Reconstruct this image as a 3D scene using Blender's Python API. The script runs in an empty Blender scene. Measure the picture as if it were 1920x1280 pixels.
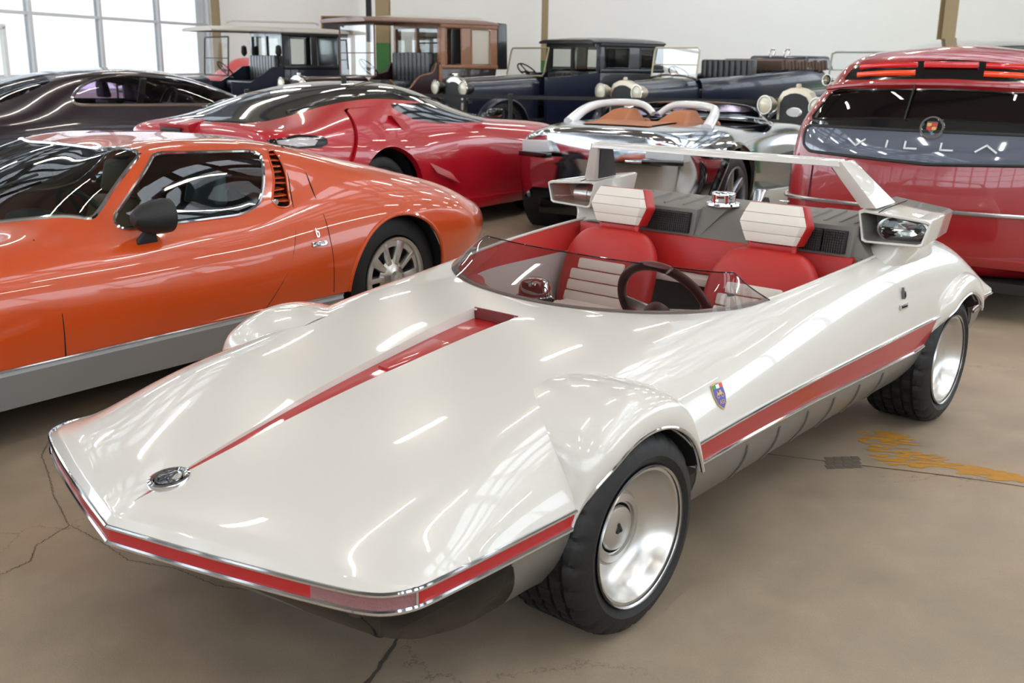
import bpy, bmesh, math, random
import numpy as np
from mathutils import Vector, Matrix
random.seed(7); np.random.seed(7)
PI=math.pi
SC=bpy.context.scene
COL=SC.collection
# ---------------------------------------------------------------- camera
F_PX=1935.0; PITCH=.2636; ROLL=.0147; CAM_H=1.399
cam_d=bpy.data.cameras.new('camera'); cam=bpy.data.objects.new('camera',cam_d); COL.objects.link(cam)
cam_d.sensor_width=36; cam_d.sensor_fit='HORIZONTAL'; cam_d.lens=F_PX/1920*36
_f=Vector((0,math.cos(PITCH),-math.sin(PITCH))); _r=Vector((1,0,0)); _u=_r.cross(_f)
_c,_s=math.cos(ROLL),math.sin(ROLL)
_R=_c*_r+_s*_u; _U=-_s*_r+_c*_u
cam.matrix_world=Matrix(((_R.x,_U.x,-_f.x,0),(_R.y,_U.y,-_f.y,0),(_R.z,_U.z,-_f.z,CAM_H),(0,0,0,1)))
cam_d.clip_start=.05; cam_d.clip_end=300
cam_d.dof.use_dof=True; cam_d.dof.focus_distance=3.0; cam_d.dof.aperture_fstop=7.0
SC.camera=cam
# ---------------------------------------------------------------- world and exposure
w=bpy.data.worlds.new('sky'); SC.world=w; w.use_nodes=True
nt=w.node_tree; bg=nt.nodes['Background']
bg.inputs[0].default_value=(.84,.91,1.0,1); bg.inputs[1].default_value=4.6
SC.view_settings.view_transform='Standard'; SC.view_settings.look='None'
SC.view_settings.gamma=1; SC.view_settings.use_curve_mapping=False
SC.view_settings.exposure=0.0
# ---------------------------------------------------------------- materials
def lin(c):
    c=[x/255 for x in c]
    return tuple((x/12.92 if x<=.04045 else ((x+.055)/1.055)**2.4) for x in c)+(1,)
MATS={}
def setp(b,**k):
    for n,v in k.items(): b.inputs[n].default_value=v
def mat(name,rgb,rough=.5,metal=0.,coat=0.,noise=0.,nscale=20.,bump=0.,bscale=60.,emit=None,es=0.,spec=.5,flake=0.,coatr=.03):
    if name in MATS: return MATS[name]
    m=bpy.data.materials.new(name); m.use_nodes=True; MATS[name]=m
    t=m.node_tree; b=t.nodes['Principled BSDF']; c=lin(rgb)
    setp(b,**{'Base Color':c,'Roughness':rough,'Metallic':metal,'Coat Weight':coat,'Coat Roughness':coatr,'Specular IOR Level':spec})
    co=t.nodes.new('ShaderNodeTexCoord')
    if noise or flake:
        n=t.nodes.new('ShaderNodeTexNoise'); n.inputs['Scale'].default_value=nscale if noise else 900; n.inputs['Detail'].default_value=5
        t.links.new(co.outputs['Object'],n.inputs['Vector'])
        a=noise or flake
        mx=t.nodes.new('ShaderNodeMix'); mx.data_type='RGBA'; mx.inputs[6].default_value=tuple(x*(1-a) for x in c[:3])+(1,); mx.inputs[7].default_value=tuple(min(1,x*(1+a)) for x in c[:3])+(1,)
        t.links.new(n.outputs[0],mx.inputs[0]); t.links.new(mx.outputs[2],b.inputs['Base Color'])
    if bump:
        n=t.nodes.new('ShaderNodeTexNoise'); n.inputs['Scale'].default_value=bscale; n.inputs['Detail'].default_value=4
        t.links.new(co.outputs['Object'],n.inputs['Vector'])
        bp=t.nodes.new('ShaderNodeBump'); bp.inputs['Strength'].default_value=bump; bp.inputs['Distance'].default_value=.003
        t.links.new(n.outputs[0],bp.inputs['Height']); t.links.new(bp.outputs[0],b.inputs['Normal'])
    if emit: setp(b,**{'Emission Color':lin(emit),'Emission Strength':es})
    return m
def glass(name,tint,fac=1.0,refl=1.45,rough=0.0):
    """thin sheet glass: tinted see-through plus fresnel reflection"""
    if name in MATS: return MATS[name]
    m=bpy.data.materials.new(name); m.use_nodes=True; MATS[name]=m
    t=m.node_tree; t.nodes.clear(); o=t.nodes.new('ShaderNodeOutputMaterial')
    tr=t.nodes.new('ShaderNodeBsdfTransparent'); tr.inputs[0].default_value=tuple(tint)+(1,)
    gl=t.nodes.new('ShaderNodeBsdfGlossy'); gl.inputs['Roughness'].default_value=rough
    fr=t.nodes.new('ShaderNodeFresnel'); fr.inputs[0].default_value=refl
    mx=t.nodes.new('ShaderNodeMixShader')
    ml=t.nodes.new('ShaderNodeMath'); ml.operation='MULTIPLY'; ml.inputs[1].default_value=fac; ml.use_clamp=True
    t.links.new(fr.outputs[0],ml.inputs[0]); t.links.new(ml.outputs[0],mx.inputs[0])
    t.links.new(tr.outputs[0],mx.inputs[1]); t.links.new(gl.outputs[0],mx.inputs[2]); t.links.new(mx.outputs[0],o.inputs[0])
    return m
# ---------------------------------------------------------------- splines
def ncs(t,Y,x):
    """natural cubic spline through (t,Y), Y (n,...) evaluated at x"""
    t=np.asarray(t,float); Y=np.asarray(Y,float); x=np.asarray(x,float); n=len(t)
    if n==2:
        a=((x-t[0])/(t[1]-t[0])).reshape((-1,)+(1,)*(Y.ndim-1)); return Y[0]*(1-a)+Y[1]*a
    h=np.diff(t); A=np.zeros((n,n)); B=np.zeros((n,)+Y.shape[1:]); A[0,0]=A[-1,-1]=1
    hs=h.reshape((-1,)+(1,)*(Y.ndim-1)); d=np.diff(Y,axis=0)/hs
    for i in range(1,n-1):
        A[i,i-1]=h[i-1];A[i,i]=2*(h[i-1]+h[i]);A[i,i+1]=h[i]; B[i]=6*(d[i]-d[i-1])
    M=np.linalg.solve(A,B.reshape(n,-1)).reshape(B.shape)
    k=np.clip(np.searchsorted(t,x)-1,0,n-2); s=(-1,)+(1,)*(Y.ndim-1)
    a=(t[k+1]-x).reshape(s); b=(x-t[k]).reshape(s); hk=h[k].reshape(s)
    return M[k]*a**3/(6*hk)+M[k+1]*b**3/(6*hk)+(Y[k]/hk-M[k]*hk/6)*a+(Y[k+1]/hk-M[k+1]*hk/6)*b
def spl(P,m,sharp=(),t=None):
    """spline through rows of P, m samples per interval; sharp = indices where the curve may kink"""
    P=np.asarray(P,float); n=len(P)
    if t is None:
        Q=P.reshape(n,-1); c=np.sqrt(np.linalg.norm(np.diff(Q,axis=0),axis=1))+1e-6; t=np.concatenate([[0],np.cumsum(c)])
    br=[0]+[i for i in sorted(sharp) if 0<i<n-1]+[n-1]; out=[]
    for a,b in zip(br[:-1],br[1:]):
        x=np.concatenate([np.linspace(t[i],t[i+1],m,endpoint=False) for i in range(a,b)]+([[t[b]]] if b==n-1 else [[]]))
        out.append(ncs(t[a:b+1],P[a:b+1],x))
    return np.concatenate(out)
def loft(stations,m_c=6,m_u=6,sharp=(),sharp_u=(),mirror=True,mc=None):
    """stations: list of half sections [(u,v,w)..] starting at the centre line. returns grid (U,C,3)"""
    rows=[]
    for s in stations:
        s=np.array(s,float); K=len(s)
        if mirror:
            l=s[1:][::-1].copy(); l[:,1]*=-1; full=np.concatenate([l,s]); sh=[K-1-i for i in sharp if i>0]+[K-1+i for i in sharp]
        else: full=s; sh=list(sharp)
        rows.append(spl(full,m_c,sh))
    R=np.array(rows); c=np.sqrt(np.linalg.norm(np.diff(R,axis=0),axis=2).mean(1))+1e-6
    t=np.concatenate([[0],np.cumsum(c)])
    return spl(R,m_u,sharp_u,t)
# ---------------------------------------------------------------- meshes: (V array, F list)
def grid(G,closed_c=False,closed_u=False,flip=False):
    U,C=G.shape[:2]; V=G.reshape(-1,3); F=[]
    for i in range(U if closed_u else U-1):
        for j in range(C if closed_c else C-1):
            a=i*C+j;b=i*C+(j+1)%C;c=((i+1)%U)*C+(j+1)%C;d=((i+1)%U)*C+j
            F.append((a,d,c,b) if flip else (a,b,c,d))
    return V.copy(),F
def join(*ms):
    V=[];F=[];o=0
    for v,f in ms:
        V.append(np.asarray(v,float).reshape(-1,3)); F+= [tuple(i+o for i in q) for q in f]; o+=len(V[-1])
    return np.concatenate(V),F
def mirror(m,both=True):
    v=np.array(m[0],float); v2=v.copy(); v2[:,1]*=-1; f2=[tuple(reversed(q)) for q in m[1]]
    return join(m,(v2,f2)) if both else (v2,f2)
def move(m,d=(0,0,0),s=1.,rz=0,rx=0,ry=0):
    v=np.array(m[0],float)*np.array(s)
    for ax,a in ((0,rx),(1,ry),(2,rz)):
        if a:
            M=np.array(Matrix.Rotation(a,3,'XYZ'[ax])); v=v@M.T
    return v+np.array(d),m[1]
def box(c,s,b=0.0,rz=0,rx=0,ry=0):
    bm=bmesh.new(); bmesh.ops.create_cube(bm,size=1); bmesh.ops.scale(bm,vec=s,verts=bm.verts)
    if b: bmesh.ops.bevel(bm,geom=bm.edges[:],offset=b,segments=2,affect='EDGES',profile=.6)
    m=(np.array([v.co[:] for v in bm.verts]),[tuple(v.index for v in f.verts) for f in bm.faces]); bm.free()
    return move(m,c,rz=rz,rx=rx,ry=ry)
def hexa(p,b=0.0,seg=2):
    """8 corner points: bottom 4 (ccw) then top 4"""
    bm=bmesh.new(); vs=[bm.verts.new(q) for q in p]
    for f in ((3,2,1,0),(4,5,6,7),(0,1,5,4),(1,2,6,5),(2,3,7,6),(3,0,4,7)): bm.faces.new([vs[i] for i in f])
    bmesh.ops.recalc_face_normals(bm,faces=bm.faces)
    if b: bmesh.ops.bevel(bm,geom=bm.edges[:],offset=b,segments=seg,affect='EDGES',profile=.6)
    bm.verts.index_update()
    m=(np.array([v.co[:] for v in bm.verts]),[tuple(v.index for v in f.verts) for f in bm.faces]); bm.free(); return m
def prism(poly,a,b,ax=1,bev=0.0):
    """extrude closed 2D polygon along axis ax from a to b. poly coords fill the other two axes in order"""
    o=[i for i in range(3) if i!=ax]; n=len(poly); V=np.zeros((2*n,3))
    for k,q in enumerate(poly):
        V[k,o]=q; V[k,ax]=a; V[n+k,o]=q; V[n+k,ax]=b
    F=[tuple(range(n)),tuple(reversed(range(n,2*n)))]+[(i,n+i,n+(i+1)%n,(i+1)%n) for i in range(n)]
    bm=bmesh.new(); vs=[bm.verts.new(q) for q in V]
    for f in F: bm.faces.new([vs[i] for i in f])
    bmesh.ops.recalc_face_normals(bm,faces=bm.faces)
    if bev: bmesh.ops.bevel(bm,geom=bm.edges[:],offset=bev,segments=2,affect='EDGES',profile=.6)
    bm.verts.index_update()
    m=(np.array([v.co[:] for v in bm.verts]),[tuple(v.index for v in f.verts) for f in bm.faces]); bm.free(); return m
def revolve(prof,n=48,ax=1,c=(0,0,0),close=False):
    """prof [(r,a)] revolved about axis ax"""
    th=np.arange(n)*2*PI/n; o=[i for i in range(3) if i!=ax]; G=np.zeros((n,len(prof),3))
    pr=np.array(prof,float)
    G[:,:,o[0]]=np.cos(th)[:,None]*pr[:,0]; G[:,:,o[1]]=np.sin(th)[:,None]*pr[:,0]; G[:,:,ax]=pr[:,1]
    V,F=grid(G,closed_u=True,closed_c=close); return V+np.array(c),F
def tube(P,r,closed=False,n=8,up=None,flat=1.0):
    P=np.asarray(P,float)
    if closed and np.linalg.norm(P[0]-P[-1])<1e-7: P=P[:-1]
    T=np.roll(P,-1,0)-np.roll(P,1,0) if closed else np.gradient(P,axis=0)
    T/= (np.linalg.norm(T,axis=1,keepdims=True)+1e-12)
    N=np.zeros_like(P); a=np.array(up if up is not None else ((0,0,1) if abs(T[0][2])<.9 else (1,0,0)),float)
    for i in range(len(P)):
        a=a-T[i]*(a@T[i]); a/=np.linalg.norm(a)+1e-12; N[i]=a
        if up is not None: a=np.array(up,float)
    B=np.cross(T,N); th=np.arange(n)*2*PI/n+PI/n
    rr=np.asarray(r,float)*np.ones(len(P))
    G=P[:,None]+rr[:,None,None]*(np.cos(th)[None,:,None]*N[:,None]+flat*np.sin(th)[None,:,None]*B[:,None])
    V,F=grid(G,closed_c=True,closed_u=closed)
    if not closed: F=F+[tuple(range(n)),tuple(reversed(range(len(V)-n,len(V))))]
    return V,F
def sdf(poly,X,Y,r=0.0):
    """signed distance (negative inside) to closed polygon, optionally with rounded corners r"""
    P=np.asarray(poly,float)
    if r:  # inset
        n=len(P); area=sum(P[i][0]*P[(i+1)%n][1]-P[(i+1)%n][0]*P[i][1] for i in range(n)); sg=1 if area>0 else -1
        Q=[]
        for i in range(n):
            a,b,c=P[i-1],P[i],P[(i+1)%n]; e1=(b-a)/np.linalg.norm(b-a); e2=(c-b)/np.linalg.norm(c-b)
            n1=sg*np.array([-e1[1],e1[0]]); n2=sg*np.array([-e2[1],e2[0]]); k=1+n1@n2
            Q.append(b+r*(n1+n2)/max(k,.15))
        P=np.array(Q)
    X=np.asarray(X,float);Y=np.asarray(Y,float); d=np.full(X.shape,1e9); ins=np.zeros(X.shape,bool); n=len(P)
    for i in range(n):
        a=P[i];b=P[(i+1)%n]; e=b-a; px=X-a[0];py=Y-a[1]
        h=np.clip((px*e[0]+py*e[1])/(e@e+1e-15),0,1); d=np.minimum(d,np.hypot(px-e[0]*h,py-e[1]*h))
        c=((a[1]<=Y)&(b[1]>Y))|((b[1]<=Y)&(a[1]>Y))
        with np.errstate(divide='ignore',invalid='ignore'): xi=a[0]+(Y-a[1])/(e[1] if e[1] else 1e-15)*e[0]
        ins^=c&(X<xi)
    return np.where(ins,-d,d)-r
def cut(m,fn):
    """split mesh by implicit function: returns (negative part, positive part, list of boundary polylines)"""
    V=np.asarray(m[0],float); F=m[1]; f=fn(V); f=np.where(np.abs(f)<1e-9,1e-9,f); s=f>0
    new=[]; cache={}; base=len(V); neg=[];pos=[];segs=[]; todo=[]
    for q in F:
        k=sum(s[i] for i in q)
        if k==0: neg.append(q)
        elif k==len(q): pos.append(q)
        else: todo.append(q)
    keys=set()
    for q in todo:
        for i in range(len(q)):
            a,b=q[i],q[(i+1)%len(q)]
            if s[a]!=s[b]: keys.add((min(a,b),max(a,b)))
    keys=sorted(keys)
    if keys:
        A=V[[k[0] for k in keys]];B=V[[k[1] for k in keys]]; fa=f[[k[0] for k in keys]]
        lo=np.zeros(len(keys));hi=np.ones(len(keys))
        for _ in range(12):
            md=(lo+hi)/2; fm=fn(A+(B-A)*md[:,None]); same=(fm>0)==(fa>0); lo=np.where(same,md,lo);hi=np.where(same,hi,md)
        new=A+(B-A)*((lo+hi)/2)[:,None]; cache={k:base+i for i,k in enumerate(keys)}
        V=np.concatenate([V,new])
    for q in todo:
        P=[];N=[];X=[]
        for i in range(len(q)):
            a,b=q[i],q[(i+1)%len(q)]; (P if s[a] else N).append(a)
            if s[a]!=s[b]:
                c=cache[(min(a,b),max(a,b))]; P.append(c);N.append(c);X.append(c)
        if len(P)>2: pos.append(tuple(P))
        if len(N)>2: neg.append(tuple(N))
        if len(X)==2: segs.append(tuple(X))
    return clean((V,neg)),clean((V,pos)),chain(V,segs)
def clean(m):
    V,F=m
    if not F: return np.zeros((0,3)),[]
    u=np.unique(np.concatenate([np.array(q) for q in F])); mp=np.full(len(V),-1); mp[u]=np.arange(len(u))
    return V[u],[tuple(int(mp[i]) for i in q) for q in F]
def chain(V,segs):
    adj={}
    for a,b in segs: adj.setdefault(a,[]).append(b); adj.setdefault(b,[]).append(a)
    seen=set(); out=[]
    st=[a for a in adj if len(adj[a])==1]+list(adj)
    for a in st:
        if a in seen: continue
        line=[a]; seen.add(a); cur=a
        while True:
            nx=[b for b in adj[cur] if b not in seen]
            if not nx: break
            cur=nx[0]; seen.add(cur); line.append(cur)
        if len(line)>3:
            closed=line[0] in adj[line[-1]] and len(line)>4
            out.append((V[line],closed))
    return sorted(out,key=lambda o:-len(o[0]))
def resample(P,step,closed=False,smooth=0):
    P=np.asarray(P,float)
    if closed: P=np.vstack([P,P[:1]])
    for _ in range(smooth):
        Q=P.copy(); Q[1:-1]=(P[:-2]+2*P[1:-1]+P[2:])/4; P=Q
    d=np.concatenate([[0],np.cumsum(np.linalg.norm(np.diff(P,axis=0),axis=1))])
    n=max(2,int(d[-1]/step)); x=np.linspace(0,d[-1],n+1); R=np.stack([np.interp(x,d,P[:,k]) for k in range(3)],1)
    return R[:-1] if closed else R
def edge_tube(lines,r,step=.02,n=6,smooth=1,minlen=.05,flat=1.0):
    ms=[]
    for P,cl in lines:
        L=np.linalg.norm(np.diff(P,axis=0),axis=1).sum()
        if L<minlen: continue
        ms.append(tube(resample(P,step,cl,smooth),r,cl,n,flat=flat))
    return join(*ms) if ms else None
# ---------------------------------------------------------------- objects
def me(name,m,mt,angle=35,smooth=True):
    d=bpy.data.meshes.new(name); d.from_pydata([tuple(map(float,v)) for v in m[0]],[],m[1]); d.update()
    bm=bmesh.new(); bm.from_mesh(d); bmesh.ops.remove_doubles(bm,verts=bm.verts,dist=1e-6); bmesh.ops.recalc_face_normals(bm,faces=bm.faces); bm.to_mesh(d); bm.free()
    if smooth: 
        d.shade_smooth(); d.set_sharp_from_angle(angle=math.radians(angle))
        bm=bmesh.new(); bm.from_mesh(d)
        for e in bm.edges:
            if e.is_boundary: e.smooth=False
        bm.to_mesh(d); bm.free()
    if mt: d.materials.append(mt)
    return d
def part(name,m,mt,parent=None,angle=35,solid=0.0,label=None,smooth=True,kind=None,off=-1):
    d=me(name,m,mt,angle,smooth) if isinstance(m,tuple) else m
    o=bpy.data.objects.new(name,d); COL.objects.link(o)
    if parent is not None: o.parent=parent
    if solid:
        s=o.modifiers.new('thickness','SOLIDIFY'); s.thickness=solid; s.offset=off
    if label: o['label']=label
    if kind: o['kind']=kind
    return o
def thing(name,label,cat,loc=(0,0,0),rz=0,group=None):
    o=bpy.data.objects.new(name,None); COL.objects.link(o); o.empty_display_size=.2
    o.location=loc; o.rotation_euler=(0,0,rz); o['label']=label; o['category']=cat
    if group: o['group']=group
    return o
def sub(name,parent,loc=(0,0,0),rot=(0,0,0)):
    o=bpy.data.objects.new(name,None); COL.objects.link(o); o.parent=parent; o.location=loc; o.rotation_euler=rot; o.empty_display_size=.1; return o
def tag(o,label,cat,group=None):
    o['label']=label; o['category']=cat
    if group: o['group']=group
    return o
def textmesh(s,size,ext=.002,shear=0,space=1.0):
    c=bpy.data.curves.new('t','FONT'); c.body=s; c.size=size; c.extrude=ext; c.align_x='CENTER'; c.align_y='CENTER'; c.shear=shear; c.space_character=space; c.resolution_u=3
    o=bpy.data.objects.new('t',c); COL.objects.link(o); bpy.context.view_layer.update()
    dg=bpy.context.evaluated_depsgraph_get(); d=bpy.data.meshes.new_from_object(o.evaluated_get(dg))
    m=(np.array([v.co[:] for v in d.vertices]),[tuple(p.vertices) for p in d.polygons])
    bpy.data.objects.remove(o); bpy.data.curves.remove(c); bpy.data.meshes.remove(d); return m
def place(m,origin,x,y):
    """map local xy plane mesh to origin with axes x,y (3-vectors)"""
    x=np.array(x,float);x/=np.linalg.norm(x);y=np.array(y,float);y-=x*(y@x);y/=np.linalg.norm(y);z=np.cross(x,y)
    v=np.asarray(m[0]); return v[:,:1]*x+v[:,1:2]*y+v[:,2:]*z+np.array(origin),m[1]
def copy_tree(o,parent=None):
    c=o.copy(); COL.objects.link(c)
    if parent is not None: c.parent=parent
    for ch in list(o.children): copy_tree(ch,c)
    return c
# ---------------------------------------------------------------- shared materials
M_CHROME=mat('chrome',(225,226,228),.06,1)
M_ALU=mat('brushed_aluminium',(196,194,190),.28,1,noise=.12,nscale=30)
M_TYRE=mat('tyre_rubber',(24,23,23),.55,bump=.25,bscale=90,spec=.4)
M_BLACK=mat('black_satin',(22,22,23),.55)
M_GLOSSBLACK=mat('gloss_black',(10,10,12),.15,coat=.6)
M_GAP=mat('panel_gap_shadow',(12,10,10),.9)
M_DARKINT=mat('dark_interior',(34,33,34),.7)
# ================================================================ the hall
HY=34.0      # far end
M_FLOOR=bpy.data.materials.new('concrete_floor'); M_FLOOR.use_nodes=True
def floor_mat():
    t=M_FLOOR.node_tree; b=t.nodes['Principled BSDF']; N=t.nodes.new; L=t.links.new
    co=N('ShaderNodeTexCoord')
    def noise(scale,det=6,rough=.6,dist=0.):
        n=N('ShaderNodeTexNoise'); n.inputs['Scale'].default_value=scale; n.inputs['Detail'].default_value=det; n.inputs['Roughness'].default_value=rough; n.inputs['Distortion'].default_value=dist
        L(co.outputs['Object'],n.inputs['Vector']); return n
    def ramp(src,a,b_,ca,cb):
        r=N('ShaderNodeValToRGB'); r.color_ramp.elements[0].position=a; r.color_ramp.elements[1].position=b_; r.color_ramp.elements[0].color=ca; r.color_ramp.elements[1].color=cb
        L(src,r.inputs[0]); return r
    def mix(mode,fac,a,b2):
        m=N('ShaderNodeMix'); m.data_type='RGBA'; m.blend_type=mode
        if isinstance(fac,float): m.inputs[0].default_value=fac
        else: L(fac,m.inputs[0])
        for k,x in ((6,a),(7,b2)):
            if isinstance(x,tuple): m.inputs[k].default_value=x
            else: L(x,m.inputs[k])
        return m.outputs[2]
    n1=noise(.7,8,.62,.4); c1=ramp(n1.outputs[0],.35,.68,lin((149,133,113)),lin((172,154,133)))
    n2=noise(5,8,.7); c2=ramp(n2.outputs[0],.3,.75,(.80,.80,.80,1),(1.08,1.07,1.05,1))
    n3=noise(220,3,.7); c3=ramp(n3.outputs[0],.3,.75,(.86,.86,.86,1),(1.08,1.08,1.08,1))
    c=mix('MULTIPLY',1.0,c1.outputs[0],c2.outputs[0]); c=mix('MULTIPLY',1.0,c,c3.outputs[0])
    # warm stains
    n4=noise(.9,3,.5); s4=ramp(n4.outputs[0],.60,.75,(0,0,0,1),(1,1,1,1)); c=mix('MIX',s4.outputs[0],c,mix('MULTIPLY',1.0,c,(1.08,.96,.80,1)))
    # hairline cracks
    vo=N('ShaderNodeTexVoronoi'); vo.feature='DISTANCE_TO_EDGE'; vo.inputs['Scale'].default_value=.75
    wv=noise(3,6,.7); ad=N('ShaderNodeVectorMath'); ad.operation='ADD'; sc=N('ShaderNodeVectorMath'); sc.operation='SCALE'; sc.inputs[3].default_value=.55
    L(wv.outputs['Color'],sc.inputs[0]); L(co.outputs['Object'],ad.inputs[0]); L(sc.outputs[0],ad.inputs[1]); L(ad.outputs[0],vo.inputs['Vector'])
    cr=ramp(vo.outputs[0],.0,.0035,(1,1,1,1),(0,0,0,1)); gate=ramp(noise(.8,2).outputs[0],.47,.56,(0,0,0,1),(1,1,1,1))
    ml=N('ShaderNodeMath'); ml.operation='MULTIPLY'; L(cr.outputs[0],ml.inputs[0]); L(gate.outputs[0],ml.inputs[1])
    m2=N('ShaderNodeMath'); m2.operation='MULTIPLY'; m2.inputs[1].default_value=.55; L(ml.outputs[0],m2.inputs[0])
    c=mix('MIX',m2.outputs[0],c,lin((72,64,56)))
    L(c,b.inputs['Base Color'])
    rr=ramp(n2.outputs[0],.3,.7,(.42,.42,.42,1),(.62,.62,.62,1)); L(rr.outputs[0],b.inputs['Roughness'])
    bp=N('ShaderNodeBump'); bp.inputs['Strength'].default_value=.15; bp.inputs['Distance'].default_value=.004; L(n3.outputs[0],bp.inputs['Height']); L(bp.outputs[0],b.inputs['Normal'])
floor_mat()
M_WALL=mat('white_plaster',(246,245,242),.9,noise=.02,nscale=1.2)
M_WALL2=mat('grey_plaster',(205,204,196),.9,noise=.03,nscale=1.5)
M_COLT=mat('tan_steel',(150,132,98),.55); M_COLG=mat('green_paint',(58,120,52),.5)
M_FRAME=mat('window_frame_grey',(205,208,210),.5)
M_ROOF=mat('roof_sheet',(150,148,144),.8)
M_STEEL=mat('roof_steel',(92,96,104),.6)
M_TUBE=mat('fluorescent_tube',(255,250,240),.5,emit=(255,247,236),es=50.)
M_PANE=glass('window_pane',(.97,.98,.98),.8)
def struct(name,m,mt,parent=None,angle=30):
    o=part(name,m,mt,parent,angle); 
    if parent is None: o['kind']='structure'
    return o
def slab(x0,x1,y0,y1,z0,z1): return box(((x0+x1)/2,(y0+y1)/2,(z0+z1)/2),(x1-x0,y1-y0,z1-z0))
XL0,XL1=-17.6,-8.1   # left wall x at y=0 and y=34
def xl(y): return -17.55+.2755*y
YB=-9.0; XR=17.0; ZC=7.0
fl=struct('floor',slab(-24,XR,YB,36,-.2,0),M_FLOOR)
# joints, cracks, paint remains
def ribbon(pts,w,z=.0012,jit=0.0,sub_=14):
    P=np.array(pts,float); P=resample(np.c_[P,np.zeros(len(P))],np.linalg.norm(P[-1]-P[0])/sub_/max(1,len(P)-1)*1.0)
    if jit: P[1:-1,:2]+=np.random.uniform(-jit,jit,(len(P)-2,2))
    T=np.gradient(P,axis=0); T/=np.linalg.norm(T,axis=1,keepdims=True); N=np.c_[-T[:,1],T[:,0],T[:,2]]
    wd=(w/2)*(np.random.uniform(.6,1.3,(len(P),1)) if jit else 1)
    A=P+N*wd;B=P-N*wd; A[:,2]=z;B[:,2]=z
    return grid(np.stack([A,B],1))
M_JOINT=mat('floor_joint_dirt',(78,69,59),.9); M_PAINT=mat('worn_yellow_paint',(176,124,34),.6,noise=.3,nscale=30)
for k,(pts,wd,j) in enumerate([([(-.5,4.15),(1.02,3.602),(1.235,3.532),(1.516,3.451),(1.791,3.345),(4.5,2.35)],.006,.002),([(-.8,1.3),(-.45,1.9),(-.324,2.113),(-.299,2.214),(-.267,2.336)],.012,.003)]):
    part('floor_joint',ribbon(pts,wd,jit=j),M_JOINT,fl)
for pts in ([(-1.75,3.7),(-1.70,3.50),(-1.60,3.33),(-1.50,3.14),(-1.44,3.05),(-1.36,2.925),(-1.40,2.78),(-1.37,2.69),(-1.45,2.55)],[(-1.36,2.93),(-1.2,2.80),(-1.097,2.703),(-.95,2.66),(-.8,2.56),(-.62,2.52)]):
    part('floor_crack',ribbon(pts,.0018,jit=.004,sub_=60),M_JOINT,fl)
def smear(poly,seed):
    rs=np.random.RandomState(seed); ms=[]; P=np.array(poly,float); lo=P.min(0);hi=P.max(0)
    for _ in range(150):
        q=rs.uniform(lo,hi)
        if sdf(P,np.array([q[0]]),np.array([q[1]]))[0]>.006: continue
        a=rs.uniform(-.25,.15); L=rs.uniform(.015,.05); W=rs.uniform(.006,.015); n=7
        th=np.arange(n)*2*PI/n; rad=rs.uniform(.6,1.15,n); v=np.stack([np.cos(th)*L*rad,np.sin(th)*W*rad],1)
        c,s=math.cos(a),math.sin(a); v=v@np.array([[c,s],[-s,c]])+q
        ms.append((np.c_[v,np.full(n,.0008+.0006*rs.rand())],[tuple(range(n))]))
    return join(*ms)
part('paint_mark',smear([(1.40,3.90),(1.56,3.86),(1.53,3.72),(1.58,3.62),(1.66,3.555),(1.50,3.50),(1.36,3.54),(1.40,3.65),(1.36,3.72)],3),M_PAINT,fl,kind='stuff')
part('paint_mark',smear([(1.59,3.50),(1.66,3.535),(1.80,3.47),(1.86,3.41),(1.80,3.39),(1.66,3.43)],5),M_PAINT,fl,kind='stuff')
M_PRINT=mat('tyre_print_dirt',(98,86,72),.8)
pr=[]
for i in range(4):
    for j in range(3): pr.append(move(box((0,0,.0008),(.030,.034,.0012)),(1.16+i*.034+j*.010,3.50+j*.040+i*.004,0),rz=0))
part('tyre_print',join(*pr),M_PRINT,fl,kind='stuff')
# ---- roof
roof=struct('ceiling',slab(-7.2,2.6,YB,36,ZC,ZC+.2),M_ROOF); part('roof_panel',slab(8.8,XR,YB,36,ZC,ZC+.2),M_ROOF,roof); part('roof_panel',slab(-20,-13.4,YB,36,ZC,ZC+.2),M_ROOF,roof)
for xs in (2.6,-13.4):  # the left skylight is an added one, to brighten the left floor
    for k in range(46): part('skylight_bar',box((xs+3.1,YB+k*1.0,ZC+.1),(6.2,.22,.08)),M_STEEL,roof)
    for x in (1.0,2.1,3.1,4.2,5.2): part('skylight_purlin',box((xs+x,13.5,ZC+.02),(.28,45,.12)),M_STEEL,roof)
    part('skylight_pane',slab(xs,xs+6.2,YB,36,ZC+.14,ZC+.15),M_PANE,roof)
lp2=bpy.data.lights.new('skylight_portal','AREA'); lp2.shape='RECTANGLE'; lp2.size=6.2; lp2.size_y=45; lp2.cycles.is_portal=True
lpo2=bpy.data.objects.new('skylight_portal',lp2); COL.objects.link(lpo2); lpo2.location=(-10.3,13.5,ZC-.05)
lp=bpy.data.lights.new('skylight_portal','AREA'); lp.shape='RECTANGLE'; lp.size=6.2; lp.size_y=45; lp.cycles.is_portal=True
lpo=bpy.data.objects.new('skylight_portal',lp); COL.objects.link(lpo); lpo.location=(5.7,13.5,ZC-.05)
for k in range(9):
    y=-7+k*5.0
    part('roof_beam',box((-3,y,ZC-.25),(36,.22,.5)),M_STEEL,roof)
# ---- walls
wl=struct('wall_back',slab(-24,XR,YB-.2,YB,0,2.2),M_WALL2); part('wall_panel',slab(-24,XR,YB-.2,YB,6.6,ZC),M_WALL2,wl)
wr=struct('wall_right',slab(XR,XR+.2,YB,36,0,2.6),M_WALL2); part('wall_panel',slab(XR,XR+.2,YB,36,6.6,ZC),M_WALL2,wr)
wf=struct('wall_front',slab(-3.35,XR,23,23.15,0,ZC),M_WALL)
wa=struct('wall_far',slab(-9.3,4,31.3,31.5,0,ZC),M_WALL); 
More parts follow.
